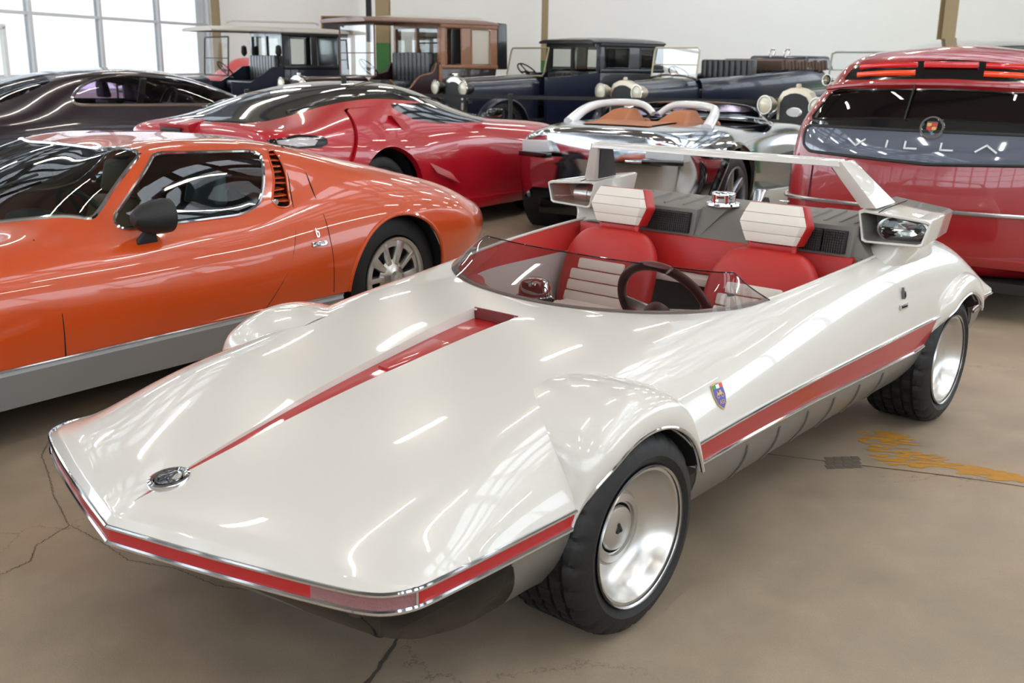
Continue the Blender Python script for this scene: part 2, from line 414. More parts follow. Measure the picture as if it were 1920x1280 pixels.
#sf=struct('trim_1',slab(-8.6,-3.3,24,31.2,2.95,3.2),M_WALL2)
def glazing(name,p0,p1,z0,z1,nx,zs,inset=0,portal=True):
    p0=np.array(p0,float);p1=np.array(p1,float); d=p1-p0; L=np.linalg.norm(d); a=math.atan2(d[1],d[0]); c=(p0+p1)/2
    o=sub(name,None,(c[0],c[1],0),(0,0,a)); o['kind']='structure'
    for i in range(nx+1): part('mullion',box((-L/2+L*i/nx,0,(z0+z1)/2),(.10,.14,z1-z0)),M_FRAME,o)
    for z in zs: part('transom',box((0,0,z),(L,.10,.07)),M_FRAME,o)
    for i in range(nx):
        part('pane',box((-L/2+L*(i+.5)/nx,0.0,(z0+z1)/2),(L/nx-.1,.012,z1-z0)),M_PANE,o)
    if portal:
        l=bpy.data.lights.new('daylight_portal','AREA'); l.shape='RECTANGLE'; l.size=L; l.size_y=z1-z0; l.cycles.is_portal=True
        lo=bpy.data.objects.new('daylight_portal',l); COL.objects.link(lo)
        n=Vector((-d[1],d[0],0)).normalized(); cen=Vector((-3,10,0)); 
        if (cen-Vector((c[0],c[1],0))).dot(n)<0: n=-n
        lo.location=Vector((c[0],c[1],(z0+z1)/2))+n*.2; lo.rotation_euler=n.to_track_quat('-Z','Y').to_euler()
    return o
glazing('window_1',(xl(-9),-9),(xl(31.2),31.2),.55,6.8,17,(.6,.95,2.32,4.2,6.0,6.75))
wleft=struct('wall_left',join(box((xl(11)-.02,11,.275),(41.6,.2,.55),rz=math.atan2(1,.2755))),M_WALL2)
glazing('window_2',(-24,YB),(XR,YB),2.2,6.6,24,(2.2,3.2,4.2,5.4,6.6))
glazing('window_3',(XR,YB),(XR,36),2.6,6.6,26,(2.6,3.6,4.6,5.6,6.6))
# door in window wall
M_DOORF=mat('door_frame_white',(225,226,226),.5)
dr=sub('door_1',None,(xl(22.6)+.12,22.6,0),(0,0,math.atan2(1,.2755))); dr['kind']='structure'
for q in (box((-.55,0,1.0),(.10,.10,2.0)),box((.55,0,1.0),(.10,.10,2.0)),box((0,0,2.0),(1.2,.10,.10)),box((0,0,.5),(1.0,.06,.9))): part('door_frame',q,M_DOORF,dr)
# ---- columns
def column(x,y,wx,wy,zg,label,name='column',rz=0.2):
    t=thing(name,label,'column',(x,y,0),rz)
    H=ZC-.02
    for s in (-1,1): 
        part('flange',box((0,s*wy/2,zg+(H-zg)/2),(wx,.02,H-zg)),M_COLT,t); part('painted_flange',box((0,s*wy/2,zg/2),(wx,.02,zg)),M_COLG,t,label='green painted lower part')
    part('web',box((0,0,zg+(H-zg)/2),(.02,wy-.02,H-zg)),M_COLT,t); part('painted_web',box((0,0,zg/2),(.02,wy-.02,zg)),M_COLG,t,label='green painted lower part')
    return t
column(-2.55,20.6,.26,.22,1.73,'tan steel column with green base behind the open front of the brown car',rz=0)
column(.56,21.5,.13,.13,1.45,'slim tan steel column rising behind the bonnet of the black saloon',rz=0)
column(5.02,12.6,.15,.15,1.4,'dark tan steel column rising behind the red car with light bars',rz=0)
column(-8.45,30.3,.22,.25,1.0,'tan steel column at the end of the tall window wall',rz=.2)
column(7.80,15.8,.15,.15,1.3,'tan steel column at the right edge of the picture',rz=0)
tag(part('cable_duct',box((-2.86,20.9,4.35),(.10,.10,5.2)),M_BLACK),'black vertical duct hanging beside the tan column','duct')
sg_=thing('wall_sign','small red and white notice on the column at the right edge','sign',(7.72,15.70,1.72))
part('plate',box((0,0,0),(.10,.01,.34)),mat('sign_white',(232,220,216),.5),sg_); part('print_band',box((0,-.007,.03),(.07,.004,.22)),mat('sign_red',(206,110,104),.5),sg_)
# poster in alcove
ps=thing('wall_poster','dark framed picture on the grey alcove wall','picture',(-5.2,31.2,2.38))
part('frame',box((0,0,0),(.9,.05,.5)),mat('poster_frame',(150,110,70),.6),ps); part('print',box((0,-.03,0),(.8,.02,.42)),mat('dark_print',(70,66,62),.7,noise=.5,nscale=6),ps)
# ---- fluorescent lamps under the roof
tx,ty=.53,.848
n=0; first=None
for i in range(-5,6):
    for j in range(-3,11):
        cx=-1.9+i*2.9*ty+j*3.6*tx; cy=9.0-i*2.9*tx+j*3.6*ty
        if not((-12<cx<15 and -8<cy<22.5) or (-8.5<cx<-3.8 and cy<30.5)): continue  # second range: lamps added over the alcove to brighten its wall
        if first is None:
            t=thing('ceiling_lamp','long fluorescent ceiling lamp hung under the roof','lamp',(cx,cy,6.0),math.atan2(ty,tx),'fluorescent lamps under the roof')
            part('housing',box((0,0,.05),(1.35,.16,.06),.01),mat('lamp_housing',(225,225,222),.5),t)
            part('tube',box((0,0,0.0),(1.25,.09,.035),.012),M_TUBE,t); first=t
            part('hanger',box((0,0,.53),(.02,.02,.92)),M_STEEL,t)
        else:
            c=copy_tree(first); c.location=(cx,cy,6.0)
        n+=1
# ================================================================ white open roadster
M_WHITE=mat('pearl_white_paint',(212,208,200),.25,coat=1.0,coatr=.02,spec=.5)
M_RED=mat('red_stripe_paint',(168,10,20),.35,coat=.55)
M_SILL=mat('satin_sill_metal',(140,137,131),.36,.65,noise=.08,nscale=12)
M_SMOKE=glass('smoked_plastic',(.16,.14,.12),1.0)
M_TINT=glass('tinted_windscreen',(.66,.61,.62),1.0,1.5)
M_REDL=mat('red_leather',(176,34,30),.42,bump=.15,bscale=160)
M_WHL=mat('cream_leather',(226,219,207),.5,bump=.15,bscale=160)
M_GREYC=mat('grey_deck_coating',(112,108,102),.55,noise=.06,nscale=300)
M_RIM=mat('polished_alloy',(210,208,204),.28,1.0,noise=.05,nscale=18)
M_LENSG=glass('lamp_glass',(.93,.95,.94),1.0,1.5)
M_PINK=mat('pink_reflector',(138,88,88),.3,coat=.6,bump=1.0,bscale=300)
M_MAROON=mat('maroon_leather',(74,20,22),.4)
HERO=thing('roadster','white open two-seat roadster with red stripe and red seats, nose towards the viewer','car',(-.2345,2.842,0),-2.2828)
UF,UR,WR,WC=0.0,-2.2,.265,.255
ARCH_R=.285
def arch(V,u0,R=ARCH_R): return np.hypot(V[:,0]-(u0-.02),V[:,2]-WC)-R
ST=[
[(.998,0,.400),(.924,.298,.400),(.85,.553,.400),(.826,.621,.400),(.806,.66,.400),(.776,.688,.400),(.735,.705,.400)],
[(.978,0,.420),(.906,.290,.420),(.834,.54,.420),(.810,.606,.420),(.788,.645,.415),(.755,.682,.409),(.712,.7078,.400)],
[(.935,0,.440),(.868,.28,.441),(.803,.515,.440),(.776,.578,.435),(.752,.628,.428),(.722,.676,.415),(.68,.709,.400)],
[(.78,0,.478),(.74,.28,.478),(.69,.49,.474),(.665,.575,.464),(.645,.638,.441),(.63,.684,.419),(.61,.710,.400)],
[(.45,0,.551),(.45,.28,.549),(.45,.49,.54),(.45,.585,.522),(.45,.65,.484),(.45,.692,.44),(.45,.711,.400)],
[(.2,0,.597),(.2,.28,.596),(.2,.48,.588),(.2,.575,.567),(.2,.645,.515),(.2,.692,.452),(.2,.713,.403)],
[(-.05,0,.637),(-.05,.28,.637),(-.05,.48,.632),(-.05,.58,.612),(-.05,.655,.554),(-.05,.702,.478),(-.05,.725,.415)],
[(-.3,0,.668),(-.3,.28,.670),(-.3,.48,.667),(-.3,.585,.648),(-.3,.668,.585),(-.3,.718,.50),(-.3,.738,.438)],
[(-.6,0,.675),(-.6,.3,.686),(-.6,.5,.690),(-.6,.605,.676),(-.6,.685,.615),(-.6,.73,.53),(-.6,.743,.455)],
[(-.9,0,.67),(-.9,.3,.695),(-.9,.52,.712),(-.9,.632,.706),(-.9,.698,.645),(-.9,.737,.555),(-.9,.746,.465)],
[(-1.3,0,.68),(-1.3,.3,.725),(-1.3,.55,.742),(-1.3,.655,.736),(-1.3,.712,.675),(-1.3,.743,.575),(-1.3,.748,.471)],
[(-1.7,0,.71),(-1.7,.3,.745),(-1.7,.56,.762),(-1.7,.663,.757),(-1.7,.722,.70),(-1.7,.750,.595),(-1.7,.751,.477)],
[(-2.05,0,.745),(-2.05,.3,.76),(-2.05,.545,.768),(-2.05,.650,.760),(-2.05,.722,.70),(-2.05,.755,.60),(-2.05,.753,.480)],
[(-2.3,0,.70),(-2.3,.3,.71),(-2.3,.54,.722),(-2.3,.640,.714),(-2.3,.720,.66),(-2.3,.760,.575),(-2.3,.757,.480)],
[(-2.46,0,.62),(-2.46,.3,.625),(-2.46,.54,.635),(-2.46,.64,.625),(-2.46,.72,.59),(-2.46,.765,.54),(-2.46,.765,.485)],
[(-2.56,0,.54),(-2.56,.3,.545),(-2.56,.54,.552),(-2.56,.64,.548),(-2.56,.72,.53),(-2.56,.77,.51),(-2.56,.772,.490)],
]
G=loft(ST,8,9,sharp=(0,),sharp_u=(1,))
for _ in range(14):
    H=G.copy(); H[10:-1]=(G[9:-2]+2*G[10:-1]+G[11:])/4; G=H
for _ in range(3):
    H=G.copy(); H[10:,1:-1]=(G[10:,:-2]+2*G[10:,1:-1]+G[10:,2:])/4; G=H
HG=G
hull=grid(G)
# cockpit opening
half=[(-.455,0),(-.465,.18),(-.525,.36),(-.61,.48),(-.74,.565),(-.9,.61),(-1.1,.628),(-1.4,.642),(-1.75,.636),(-1.90,.60),(-1.965,.50),(-1.98,.3),(-1.98,0)]
OPEN=[tuple(p) for p in half]+[(u,-v) for u,v in reversed(half[1:-1])]
OPEN_S=spl(np.array(OPEN[:]+[OPEN[0]]),5,sharp=())[:-1]
def open_f(V): return sdf(OPEN_S,V[:,0],V[:,1])
inn,hull,open_l=cut(hull,open_f)
# hood channel
CH=[(.80,0),(.79,.008),(-.28,.088),(-.28,-.088),(.79,-.008)]
chan_in,hull,chan_l=cut(hull,lambda V: sdf(CH,V[:,0],V[:,1]))
TL=[(.905,.003),(.885,.008),(.885,-.008),(.905,-.003),(.925,0)]
CH2=[(.935,0),(.88,.007),(.88,-.007)]
chan2,hull,_=cut(hull,lambda V: sdf(CH2,V[:,0],V[:,1]))
arch_l=[]
for u0 in (UF,UR):
    _,hull,l=cut(hull,lambda V,u0=u0: np.where(np.abs(V[:,1])>.3,arch(V,u0),1.0)); arch_l+=l
part('body_shell',hull,M_WHITE,HERO,angle=40,solid=.006)
# channel floor and walls
def channel(poly_m,depth):
    V,F=poly_m; V=V.copy(); V[:,2]-=depth(V[:,0]); return V,F
dep=lambda u: np.interp(u,[-.28,.25,.80],[.032,.019,.004])
cf=part('hood_stripe',channel(chan_in,dep),M_RED,HERO,label='red floor of the tapering bonnet channel',angle=60)
part('hood_stripe_tip',channel(chan2,lambda u:.003+0*u),M_RED,HERO,angle=60)
def surf_w(u,v):
    """height of hull at plan position"""
    d=(HG[:,:,0]-u)**2+(HG[:,:,1]-v)**2; i=np.argmin(d); i,j=divmod(i,HG.shape[1]); return HG[i,j,2]
from functools import lru_cache
_tree=HG.reshape(-1,3)
def sw(P):
    out=[]
    for u,v in P:
        d=(_tree[:,0]-u)**2+(_tree[:,1]-v)**2; k=np.argsort(d)[:9]; M_=np.c_[np.ones(len(k)),_tree[k,0]-u,_tree[k,1]-v]; out.append(np.linalg.lstsq(M_,_tree[k,2],rcond=None)[0][0])
    return np.array(out)
walls=[]
for s in (-1,1):
    us=np.linspace(-.28,.79,50); vs=np.interp(us,[-.28,.79],[.088,.008])*s; top=sw(np.c_[us,vs])-.0012
    A=np.c_[us,vs,top]; B=np.c_[us,vs*.97,top-dep(us)-.002]; walls.append(grid(np.stack([A,B],1)))
part('channel_wall',join(*walls),M_WHITE,HERO)
t0=sw([(-.28,0)])[0]
part('channel_grille',box((-.282,0,t0-.014),(.006,.174,.034)),mat('maroon_mesh',(110,30,30),.5,bump=1.0,bscale=400),HERO,label='dark red mesh at the end of the channel')
part('channel_flap',(lambda a,b: hexa([(-.06,.036,a-.02),(.17,.022,b-.02),(.17,-.030,b-.02),(-.06,-.046,a-.02),(-.06,.036,a),(.17,.022,b),(.17,-.030,b),(-.06,-.046,a)],.002))(sw([(-.06,0)])[0]-.020,sw([(.17,0)])[0]-.014),M_RED,HERO)
# fender blisters
def blister(u0,vout,name,v_in,end=160):
    th=np.radians(np.linspace(22,end,90)); rows=[]
    for a in th:
        d=math.degrees(a)
        ss=lambda x:(lambda t:t*t*(3-2*t))(min(1,max(0,x)))
        f=ss((d-24)/34)*(1-ss((d-108)/50))
        vo=.712+(vout-.712)*(ss((d-22)/40)*(1-.25*ss((d-120)/40)))
        prof=np.array([(ARCH_R-.002,vo-.012),(ARCH_R,vo),(ARCH_R+.03*f+.004,vo+.004),(ARCH_R+.058*f+.004,vo-.008),(ARCH_R+.078*f+.003,vo-.04),(ARCH_R+.088*f+.002,vo-.10),(ARCH_R+.090*f,v_in+.06),(ARCH_R+.085*f,v_in)])
        P=spl(prof,6); rows.append(np.c_[u0-.02+P[:,0]*math.cos(a),P[:,1],WC+P[:,0]*math.sin(a)])
    m=grid(np.array(rows)); part(name,m,M_WHITE,HERO,angle=50); part(name,mirror(m,False),M_WHITE,HERO,angle=50)
    lip=np.array([r[6] for r in rows]); return lip
lipF=blister(UF,.752,'front_fender',.46)
lipR=blister(UR,.788,'rear_fender',.60,140)
# trim paths -------------------------------------------------------------
TP=np.array([HG[0,j] for j in range(HG.shape[1]//2,HG.shape[1])][:-1]+[HG[i,-1] for i in range(0,HG.shape[0])])
TP=resample(TP,.012,smooth=1)
def band_h(u,P): return None
def lower(TPp):
    """lower band edge below each trim point"""
    o=TPp.copy(); d=np.interp(TPp[:,0],[-2.56,-2.4,-1.85,-.85,-.33,.2,.7],[.05,.08,.118,.092,.072,.040,.038]); o[:,2]-=d
    t=np.interp(TPp[:,0],[-1,-.3,.2],[.03,.012,.0]); o[:,1]-=t*np.sign(o[:,1]+1e-9)*(np.abs(o[:,1])>.5); return o
LP=lower(TP)
def halfstrip(A,B,k=4,bulge=0.0):
    s=np.linspace(0,1,k+1)[None,:,None]; G=A[:,None]*(1-s)+B[:,None]*s; return grid(G)
band=halfstrip(TP,LP)
def archcut(m):
    for u0 in (UF,UR): _,m,_=cut(m,lambda V,u0=u0: np.where(np.abs(V[:,1])>.3,arch(V,u0),1.0))
    return m
band=archcut(band)
# amber / pink indicator segment between v=.56 and u=.735 corner
def seg_f(V): return np.maximum(.53-V[:,1],.735-V[:,0])
ind,rest,_=cut(band,seg_f)
part('side_band',mirror(rest),M_RED,HERO,label='red band between two chrome strips')
part('indicator_lens',move(ind,(0,0,0)),M_PINK,HERO); part('indicator_lens',mirror(ind,False),M_PINK,HERO)
def runs(P):
    """split trim path where arches interrupt"""
    ok=np.ones(len(P),bool)
    for u0 in (UF,UR): ok&=~((arch(P,u0)<0)&(np.abs(P[:,1])>.3))
    out=[];cur=[]
    for p,k in zip(P,ok):
        if k: cur.append(p)
        elif cur: out.append(np.array(cur));cur=[]
    if cur: out.append(np.array(cur))
    return out
for P,r,nm in ((TP,.0055,'upper_chrome_strip'),(LP,.0065,'lower_chrome_strip')):
    ms=[mirror(tube(q+np.array([0,.002,0]),r,n=8,flat=1.0)) for q in runs(P) if len(q)>4]
    part(nm,join(*ms),M_CHROME,HERO)
part('corner_joint',mirror(box((.735,.703,.381),(.006,.012,.044))),M_CHROME,HERO)
#part('nose_cap',hexa([(.985,.02,.352),(.985,-.02,.352),(1.006,-.006,.352),(1.006,.006,.352),(.985,.02,.408),(.985,-.02,.408),(1.006,-.006,.408),(1.006,.006,.408)],.003),M_CHROME,HERO)
for lip,nm in ((lipF,'front_arch_trim'),(lipR,'rear_arch_trim')): 
    tt=tube(resample(lip,.012,smooth=1),.0055); part(nm,tt,M_CHROME,HERO); part(nm,mirror(tt,False),M_CHROME,HERO)
# sill / under-nose ------------------------------------------------------
def sillpath(P):
    o=P.copy(); u=P[:,0]; v=P[:,1]
    # inset direction: toward centre
    nb=np.interp(u,[-2.68,-2.4,.2,.5,.7,.99],[.26,.22,.20,.215,.235,.29]); 
    o[:,2]=nb
    o[:,1]=v*np.interp(u,[-2.5,.3,.55,.8,1.0],[.88,.895,.925,.88,.6])
    o[:,0]=np.where(u>.6,u-np.interp(u,[.6,.8,1.0],[.0,.06,.10]),u); return o
SP=sillpath(LP)
s=np.linspace(0,1,7)[None,:,None]; mid=LP[:,None]*(1-s)+SP[:,None]*s
mid[:,:,1]+=(np.sin(s[:,:,0]*PI)*.018)*np.sign(mid[:,:,1]+1e-9)*(np.abs(LP[:,1:2])>.3)
sill=archcut(grid(mid))
frontpart,sidepart,_=cut(sill,lambda V: V[:,0]-.455-.35*(V[:,2]-.36))   # neg: behind, pos: ahead
sidepart,frontpart=frontpart,sidepart
centre,lamps,_=cut(frontpart,lambda V: V[:,1]-.33-.9*(.36-V[:,2]))
part('sill_panel',mirror(sidepart),M_SILL,HERO,solid=.004)
part('chin_panel',mirror(centre),M_SILL,HERO,solid=.004)
part('lamp_cover',lamps,M_SMOKE,HERO,label='smoked plastic headlamp cover'); part('lamp_cover',mirror(lamps,False),M_SMOKE,HERO,label='smoked plastic headlamp cover')
# ribs of the sill
for u in (-.62,-.82,-1.02,-1.22,-1.42,-1.62):
    i=np.argmin(np.abs(LP[:,0]-u)+(LP[:,1]<.5)*9); a=mid[i]
    j=np.argmin(np.abs(LP[:,0]-(u+.05))+(LP[:,1]<.5)*9); b=mid[j]
    t=np.linspace(0,1,7)[:,None]; P=b*(1-t)+a*t; P[:,1]+=.002
    rbm=tube(P[1:],.004,n=6); part('sill_rib',rbm,M_SILL,HERO); part('sill_rib',mirror(rbm,False),M_SILL,HERO)
part('lamp_bezel',mirror(tube(resample(np.array([LP[np.argmin(np.abs(LP[:,0]-.455)+(LP[:,1]<.5)*9)],[.445,.69,.30],[.43,.66,.235],[.44,.62,.215]]),.02,smooth=1),.006)),M_SILL,HERO)
# headlamp bodies behind the smoked cover
for s_ in (-1,1):
    part('fog_lamp',revolve([(0,.03),(.05,.03),(.058,.0),(.05,-.05),(0,-.06)],24,ax=0,c=(.70,s_*.5,.31)),M_ALU,HERO)
# underbody and inner structure
part('underbody',box((-.85,0,.19),(3.0,1.0,.06),.02),M_BLACK,HERO)
def half_well(u0,sg,R=.287):
    th=np.linspace(.0,PI,24); dg=np.degrees(th); ssv=lambda x:(lambda t:t*t*(3-2*t))(np.clip(x,0,1)); vo_=np.where((dg>22)&(dg<(158 if u0>-1 else 138)),.706+((.752 if u0>-1 else .788)-.712)*(ssv((dg-22)/40)*(1-.25*ssv((dg-120)/40))),np.where(dg>90,.72 if u0<-1 else .64,.64)); A=np.stack([np.c_[u0-.02+R*np.cos(th),sg*v_*np.ones(24),WC+R*np.sin(th)] for v_ in (vo_,.40)],1); m=grid(A); i=len(m[0]); return (np.vstack([m[0],[[u0-.02,sg*.40,WC-.05]]]),m[1]+[(2*k+1,2*k+3,i) for k in range(23)])
for u0 in (UF,UR):
    for sg in (1,-1): part('wheel_well',half_well(u0,sg),M_BLACK,HERO)
# wheels --------------------------------------------------------------
def tyre(R,ri,wd,ngr=4,nseg=144,sipe=True):
    h=wd/2; sh=.028
    prof=[(ri,-h+.02),(ri+.006,-h+.006),(ri+.03,-h-.006),(R-.035,-h+.0),(R-.012,-h+.014)]
    xs=[]
    tw=wd-2*sh; n=ngr
    prof.append((R-.004,-h+sh))
    for g in range(n):
        c=-tw/2+tw*(g+.5)/n
        prof+=[(R,c-.006),(R-.009,c-.0045),(R-.009,c+.0045),(R,c+.006)]
    prof.append((R-.004,h-sh)); prof+=[(R-.012,h-.014),(R-.035,h),(ri+.03,h+.006),(ri+.006,h-.006),(ri,h-.02)]
    pr=np.array(prof); G=np.zeros((nseg,len(pr),3)); th=np.arange(nseg)*2*PI/nseg
    for i,a in enumerate(th):
        r=pr[:,0].copy()
        if sipe:
            for k in range(len(r)):
                if R-.013<r[k] and r[k]>R-.0055 or abs(r[k]-(R-.012))<1e-6:
                    ph=(i+int(abs(pr[k,1])*60))%6
                    if ph==0: r[k]-=.008
        G[i,:,0]=np.cos(a)*r; G[i,:,2]=np.sin(a)*r; G[i,:,1]=pr[:,1]
    return grid(G,closed_u=True)
TY=me('tyre',tyre(.265,.178,.26,5),M_TYRE,30)
rimp=[(.183,.006),(.185,.0),(.180,-.003),(.170,-.004),(.165,-.010),(.158,-.03),(.140,-.055),(.118,-.072),(.098,-.080),(.094,-.078),(.090,-.072),(.072,-.070),(.070,-.078),(.066,-.078)]
RIM=me('rim',join(revolve([(r,a) for r,a in rimp],64),revolve([(.066,-.078),(.066,-.20),(.0,-.20)],24)),M_RIM,25)
RIMB=me('rim_barrel',revolve([(.178,.0),(.172,-.12),(.175,-.2),(.05,-.2)],48),M_BLACK,30)
CAPM=me('hub_cap',revolve([(.0,-.066),(.035,-.066),(.056,-.070),(.060,-.078),(.060,-.10)],48),M_RIM,25)
LOGO=me('hub_emblem',join(box((0,-.0645,.004),(.006,.004,.026),rz=0,ry=.5),box((.008,-.0645,.0),(.006,.004,.02),ry=-.5),box((.004,-.0645,-.006),(.02,.004,.005))),M_BLACK,30)
def wheel(parent,u,v,side,z=WR):
    o=sub('wheel',parent,(u,v,z),(0,0,0 if side>0 else PI))
    t=part('tyre',TY,None,o); t.location=(0,-.13,0)
    r=part('rim',RIM,None,o); part('rim_barrel',RIMB,None,o); c=part('hub_cap',CAPM,None,o); part('hub_emblem',LOGO,None,o); return o
for u0 in (UF,UR):
    wheel(HERO,u0,.745,1); wheel(HERO,u0,-.745,-1)
# cockpit -------------------------------------------------------------------
def cock_w(u): return np.interp(u,[-1.98,-1.7,-1.3,-.9,-.6,-.45],[.762,.76,.742,.712,.685,.668])
edge=open_l[0][0]; 
part('cockpit_rim',tube(resample(edge,.02,True,1),.006,True),M_WHITE,HERO)
rear=edge[(edge[:,0]<-1.62)&(edge[:,1]>0)]; 
rear=rear[np.argsort(-rear[:,0]+0*rear[:,1])]
part('cockpit_chrome_edge',mirror(tube(resample(rear,.02,smooth=1),.0075)),M_CHROME,HERO)
OE=resample(edge,.02,True,1); 
def wallstrip(P,z0off,z1,inset,k=5):
    c=np.array([-1.2,0]); A=P.copy(); A[:,2]-=z0off; B=P.copy(); d=P[:,:2]-c; B[:,:2]=P[:,:2]-d/np.linalg.norm(d,axis=1,keepdims=True)*inset; B[:,2]=z1
    s=np.linspace(0,1,k)[None,:,None]; return grid(A[:,None]*(1-s)+B[:,None]*s,closed_u=True)
part('side_trim_panel',wallstrip(OE,.002,.64,.05),M_REDL,HERO,label='red padded upper trim around the cockpit')
c=np.array([-1.2,0]); OE2=OE.copy(); d=OE[:,:2]-c; OE2[:,:2]-=d/np.linalg.norm(d,axis=1,keepdims=True)*.05; OE2[:,2]=.642
part('inner_wall',wallstrip(OE2,0,.28,.02),mat('grey_white_vinyl',(206,202,196),.55),HERO)
part('cockpit_floor',box((-1.15,0,.27),(1.5,1.1,.03)),mat('grey_carpet',(150,148,146),.9,bump=.5,bscale=300),HERO)
part('centre_tunnel',hexa([(-.62,.08,.28),(-.62,-.08,.28),(-1.5,-.09,.28),(-1.5,.09,.28),(-.62,.06,.42),(-.62,-.06,.42),(-1.5,-.07,.44),(-1.5,.07,.44)],.03),M_WHL,HERO)
# dashboard
dv=np.linspace(-.52,.52,27); du=np.interp(np.abs(dv),[0,.18,.36,.48,.52],[-.46,-.47,-.53,-.61,-.66])
rows=[]
for v_,u_ in zip(dv,du):
    w0=.660; rows.append(spl(np.array([(u_+.005,v_,w0),(u_-.05,v_,w0-.008),(u_-.11,v_,w0-.022),(u_-.14,v_,w0-.05),(u_-.12,v_,w0-.13)]),4))
part('dashboard',grid(np.array(rows)),M_REDL,HERO)
bz=sub('chrome_clock',HERO,(-.60,-.11,.655))
part('housing',revolve([(0,.055),(.025,.054),(.045,.045),(.054,.025),(.056,.0),(.060,-.004),(.060,-.02)],32,ax=2),M_CHROME,bz)
part('base_ring',revolve([(.062,-.004),(.066,-.008),(.066,-.02),(.0,-.02)],32,ax=2),M_GLOSSBLACK,bz)
# steering wheel
swc=sub('steering_wheel',HERO,(-.80,.275,.640),(0,math.radians(-62),0))
th=np.arange(64)*2*PI/64; ring=np.c_[.165*np.cos(th),.165*np.sin(th),0*th]
part('grip',tube(ring,.0155,True,12),M_MAROON,swc)
part('hub',revolve([(0,-.02),(.035,-.022),(.045,-.03),(.05,-.05),(.04,-.09),(0,-.09)],24,ax=2),M_MAROON,swc)
for a in (-.12,PI+.12,):
    part('spoke',hexa([(-.02,.03,-.035),(-.02,.155,-.006),(.02,.155,-.006),(.02,.03,-.035),(-.02,.03,-.025),(-.02,.155,.002),(.02,.155,.002),(.02,.03,-.025)],.003) if a<1 else hexa([(-.02,-.03,-.035),(-.02,-.155,-.006),(.02,-.155,-.006),(.02,-.03,-.035),(-.02,-.03,-.025),(-.02,-.155,.002),(.02,-.155,.002),(.02,-.03,-.025)],.003),M_ALU,swc)
part('column_shroud',box((0,0,-.16),(.09,.16,.12),.03),M_WHL,swc)
# seats
def seat(v0):
    s=sub('seat',HERO,(-1.28,v0,.28))
    # shell: local x forward, y left, z up
    def ring(z,x,w_,d,pw=2.6):
        t=np.arange(32)*2*PI/32; ct,st=np.cos(t),np.sin(t)
        return np.c_[x+d/2*np.sign(ct)*np.abs(ct)**(2/pw),w_/2*np.sign(st)*np.abs(st)**(2/pw),np.full(32,z)]
    R=[ring(.10,.0,.42,.10),ring(.2,-.015,.44,.12),ring(.32,-.05,.44,.12),ring(.40,-.075,.41,.11),ring(.45,-.09,.34,.095),ring(.475,-.098,.26,.07),ring(.485,-.10,.14,.035)]
    g=spl(np.array([r for r in R]),5); m=grid(g,closed_c=True); V=m[0]; top=tuple(range(len(V)-32,len(V)))
    part('backrest',(V,m[1]+[top]),M_REDL,s)
    part('cushion',hexa([(.0,.21,.06),(.0,-.21,.06),(.46,-.21,.08),(.46,.21,.08),(.0,.20,.17),(.0,-.20,.17),(.45,-.20,.20),(.45,.20,.20)],.04,4),M_REDL,s)
    # ribbed cream panel
    for i in range(6):
        z0=.13+i*.043; xx=.066-i*.0155+.008; wd=.30-.006*i if i<5 else .22
        part('pad_rib',box((xx,0,z0),(.022,wd,.043),.009,ry=-.33),M_WHL,s)
    for i in range(5): part('cushion_rib',box((.07+i*.075,0,.195+.004*i),(.075,.26,.02),.009),M_WHL,s)
    # headrest
    h=sub('headrest',s,(-.125,0,.575),(0,-.12,0))
    prof=[(-.070,.030),(-.010,.048),(.045,.036),(.070,.014),(.065,-.03),(.0,-.045),(-.06,-.035)]  # z,x
    hw=[(-.070,.100),(-.005,.125),(.07,.105)]
    zs=np.linspace(-.070,.070,5)
    for i in range(4):
        za,zb=zs[i]+.0002,zs[i+1]-.0002
        wa=np.interp(za,[-.07,0,.07],[.100,.128,.104]); wb=np.interp(zb,[-.07,0,.07],[.100,.128,.104])
        xa=np.interp(za,[-.07,-.01,.05,.07],[.028,.046,.036,.022]); xb=np.interp(zb,[-.07,-.01,.05,.07],[.028,.046,.036,.022])
        part('front_pad',hexa([(-.0,wa,za),(-.0,-wa,za),(xa,-wa*.93,za),(xa,wa*.93,za),(-.0,wb,zb),(-.0,-wb,zb),(xb,-wb*.93,zb),(xb,wb*.93,zb)],.0035,2),M_WHL,h)
    poly=[(-.128,0),(-.10,-.07),(.10,-.07),(.128,0),(.104,.07),(-.104,.07)]
    part('rear_shell',prism([(y*1.02,z*1.02) for y,z in poly],-.05,.012,ax=0,bev=.008),M_REDL,h)
    for sg in (-1,1): part('headrest_post',tube(np.array([(-.0,sg*.085,-.14),(-.0,sg*.085,-.06)]),.010),M_REDL,h)
    part('post_bracket',box((0,0,-.083),(.02,.17,.02),.005),M_REDL,h)
    return s
seat(.335); seat(-.335)
# rear partition and engine cover
M_G2=M_GREYC
part('rear_partition',hexa([(-1.46,.60,.62),(-1.46,-.60,.62),(-1.50,-.60,.62),(-1.50,.60,.62),(-1.49,.60,.752),(-1.49,-.60,.752),(-1.54,-.60,.752),(-1.54,.60,.752)],.006),M_REDL,HERO,label='red padded partition behind the seats')
part('rear_shelf',box((-1.44,0,.60),(.10,1.16,.03),.008),M_WHL,HERO)
ec=sub('engine_cover',HERO)
part('deck_panel',join(box((-1.76,0,.742),(.5,1.24,.02),.004)),M_G2,ec)
def block(v0,v1,u0,w0):
    return hexa([(u0,v1,.75),(u0,v0,.75),(-1.86,v0,.75),(-1.86,v1,.75),(u0-.02,v1,w0),(u0-.02,v0,w0),(-1.80,v0,w0+.022),(-1.80,v1,w0+.022)],.008)
part('cover_block',block(-.50,-.055,-1.50,.856),M_G2,ec); part('cover_block',block(.345,.585,-1.50,.858),M_G2,ec)
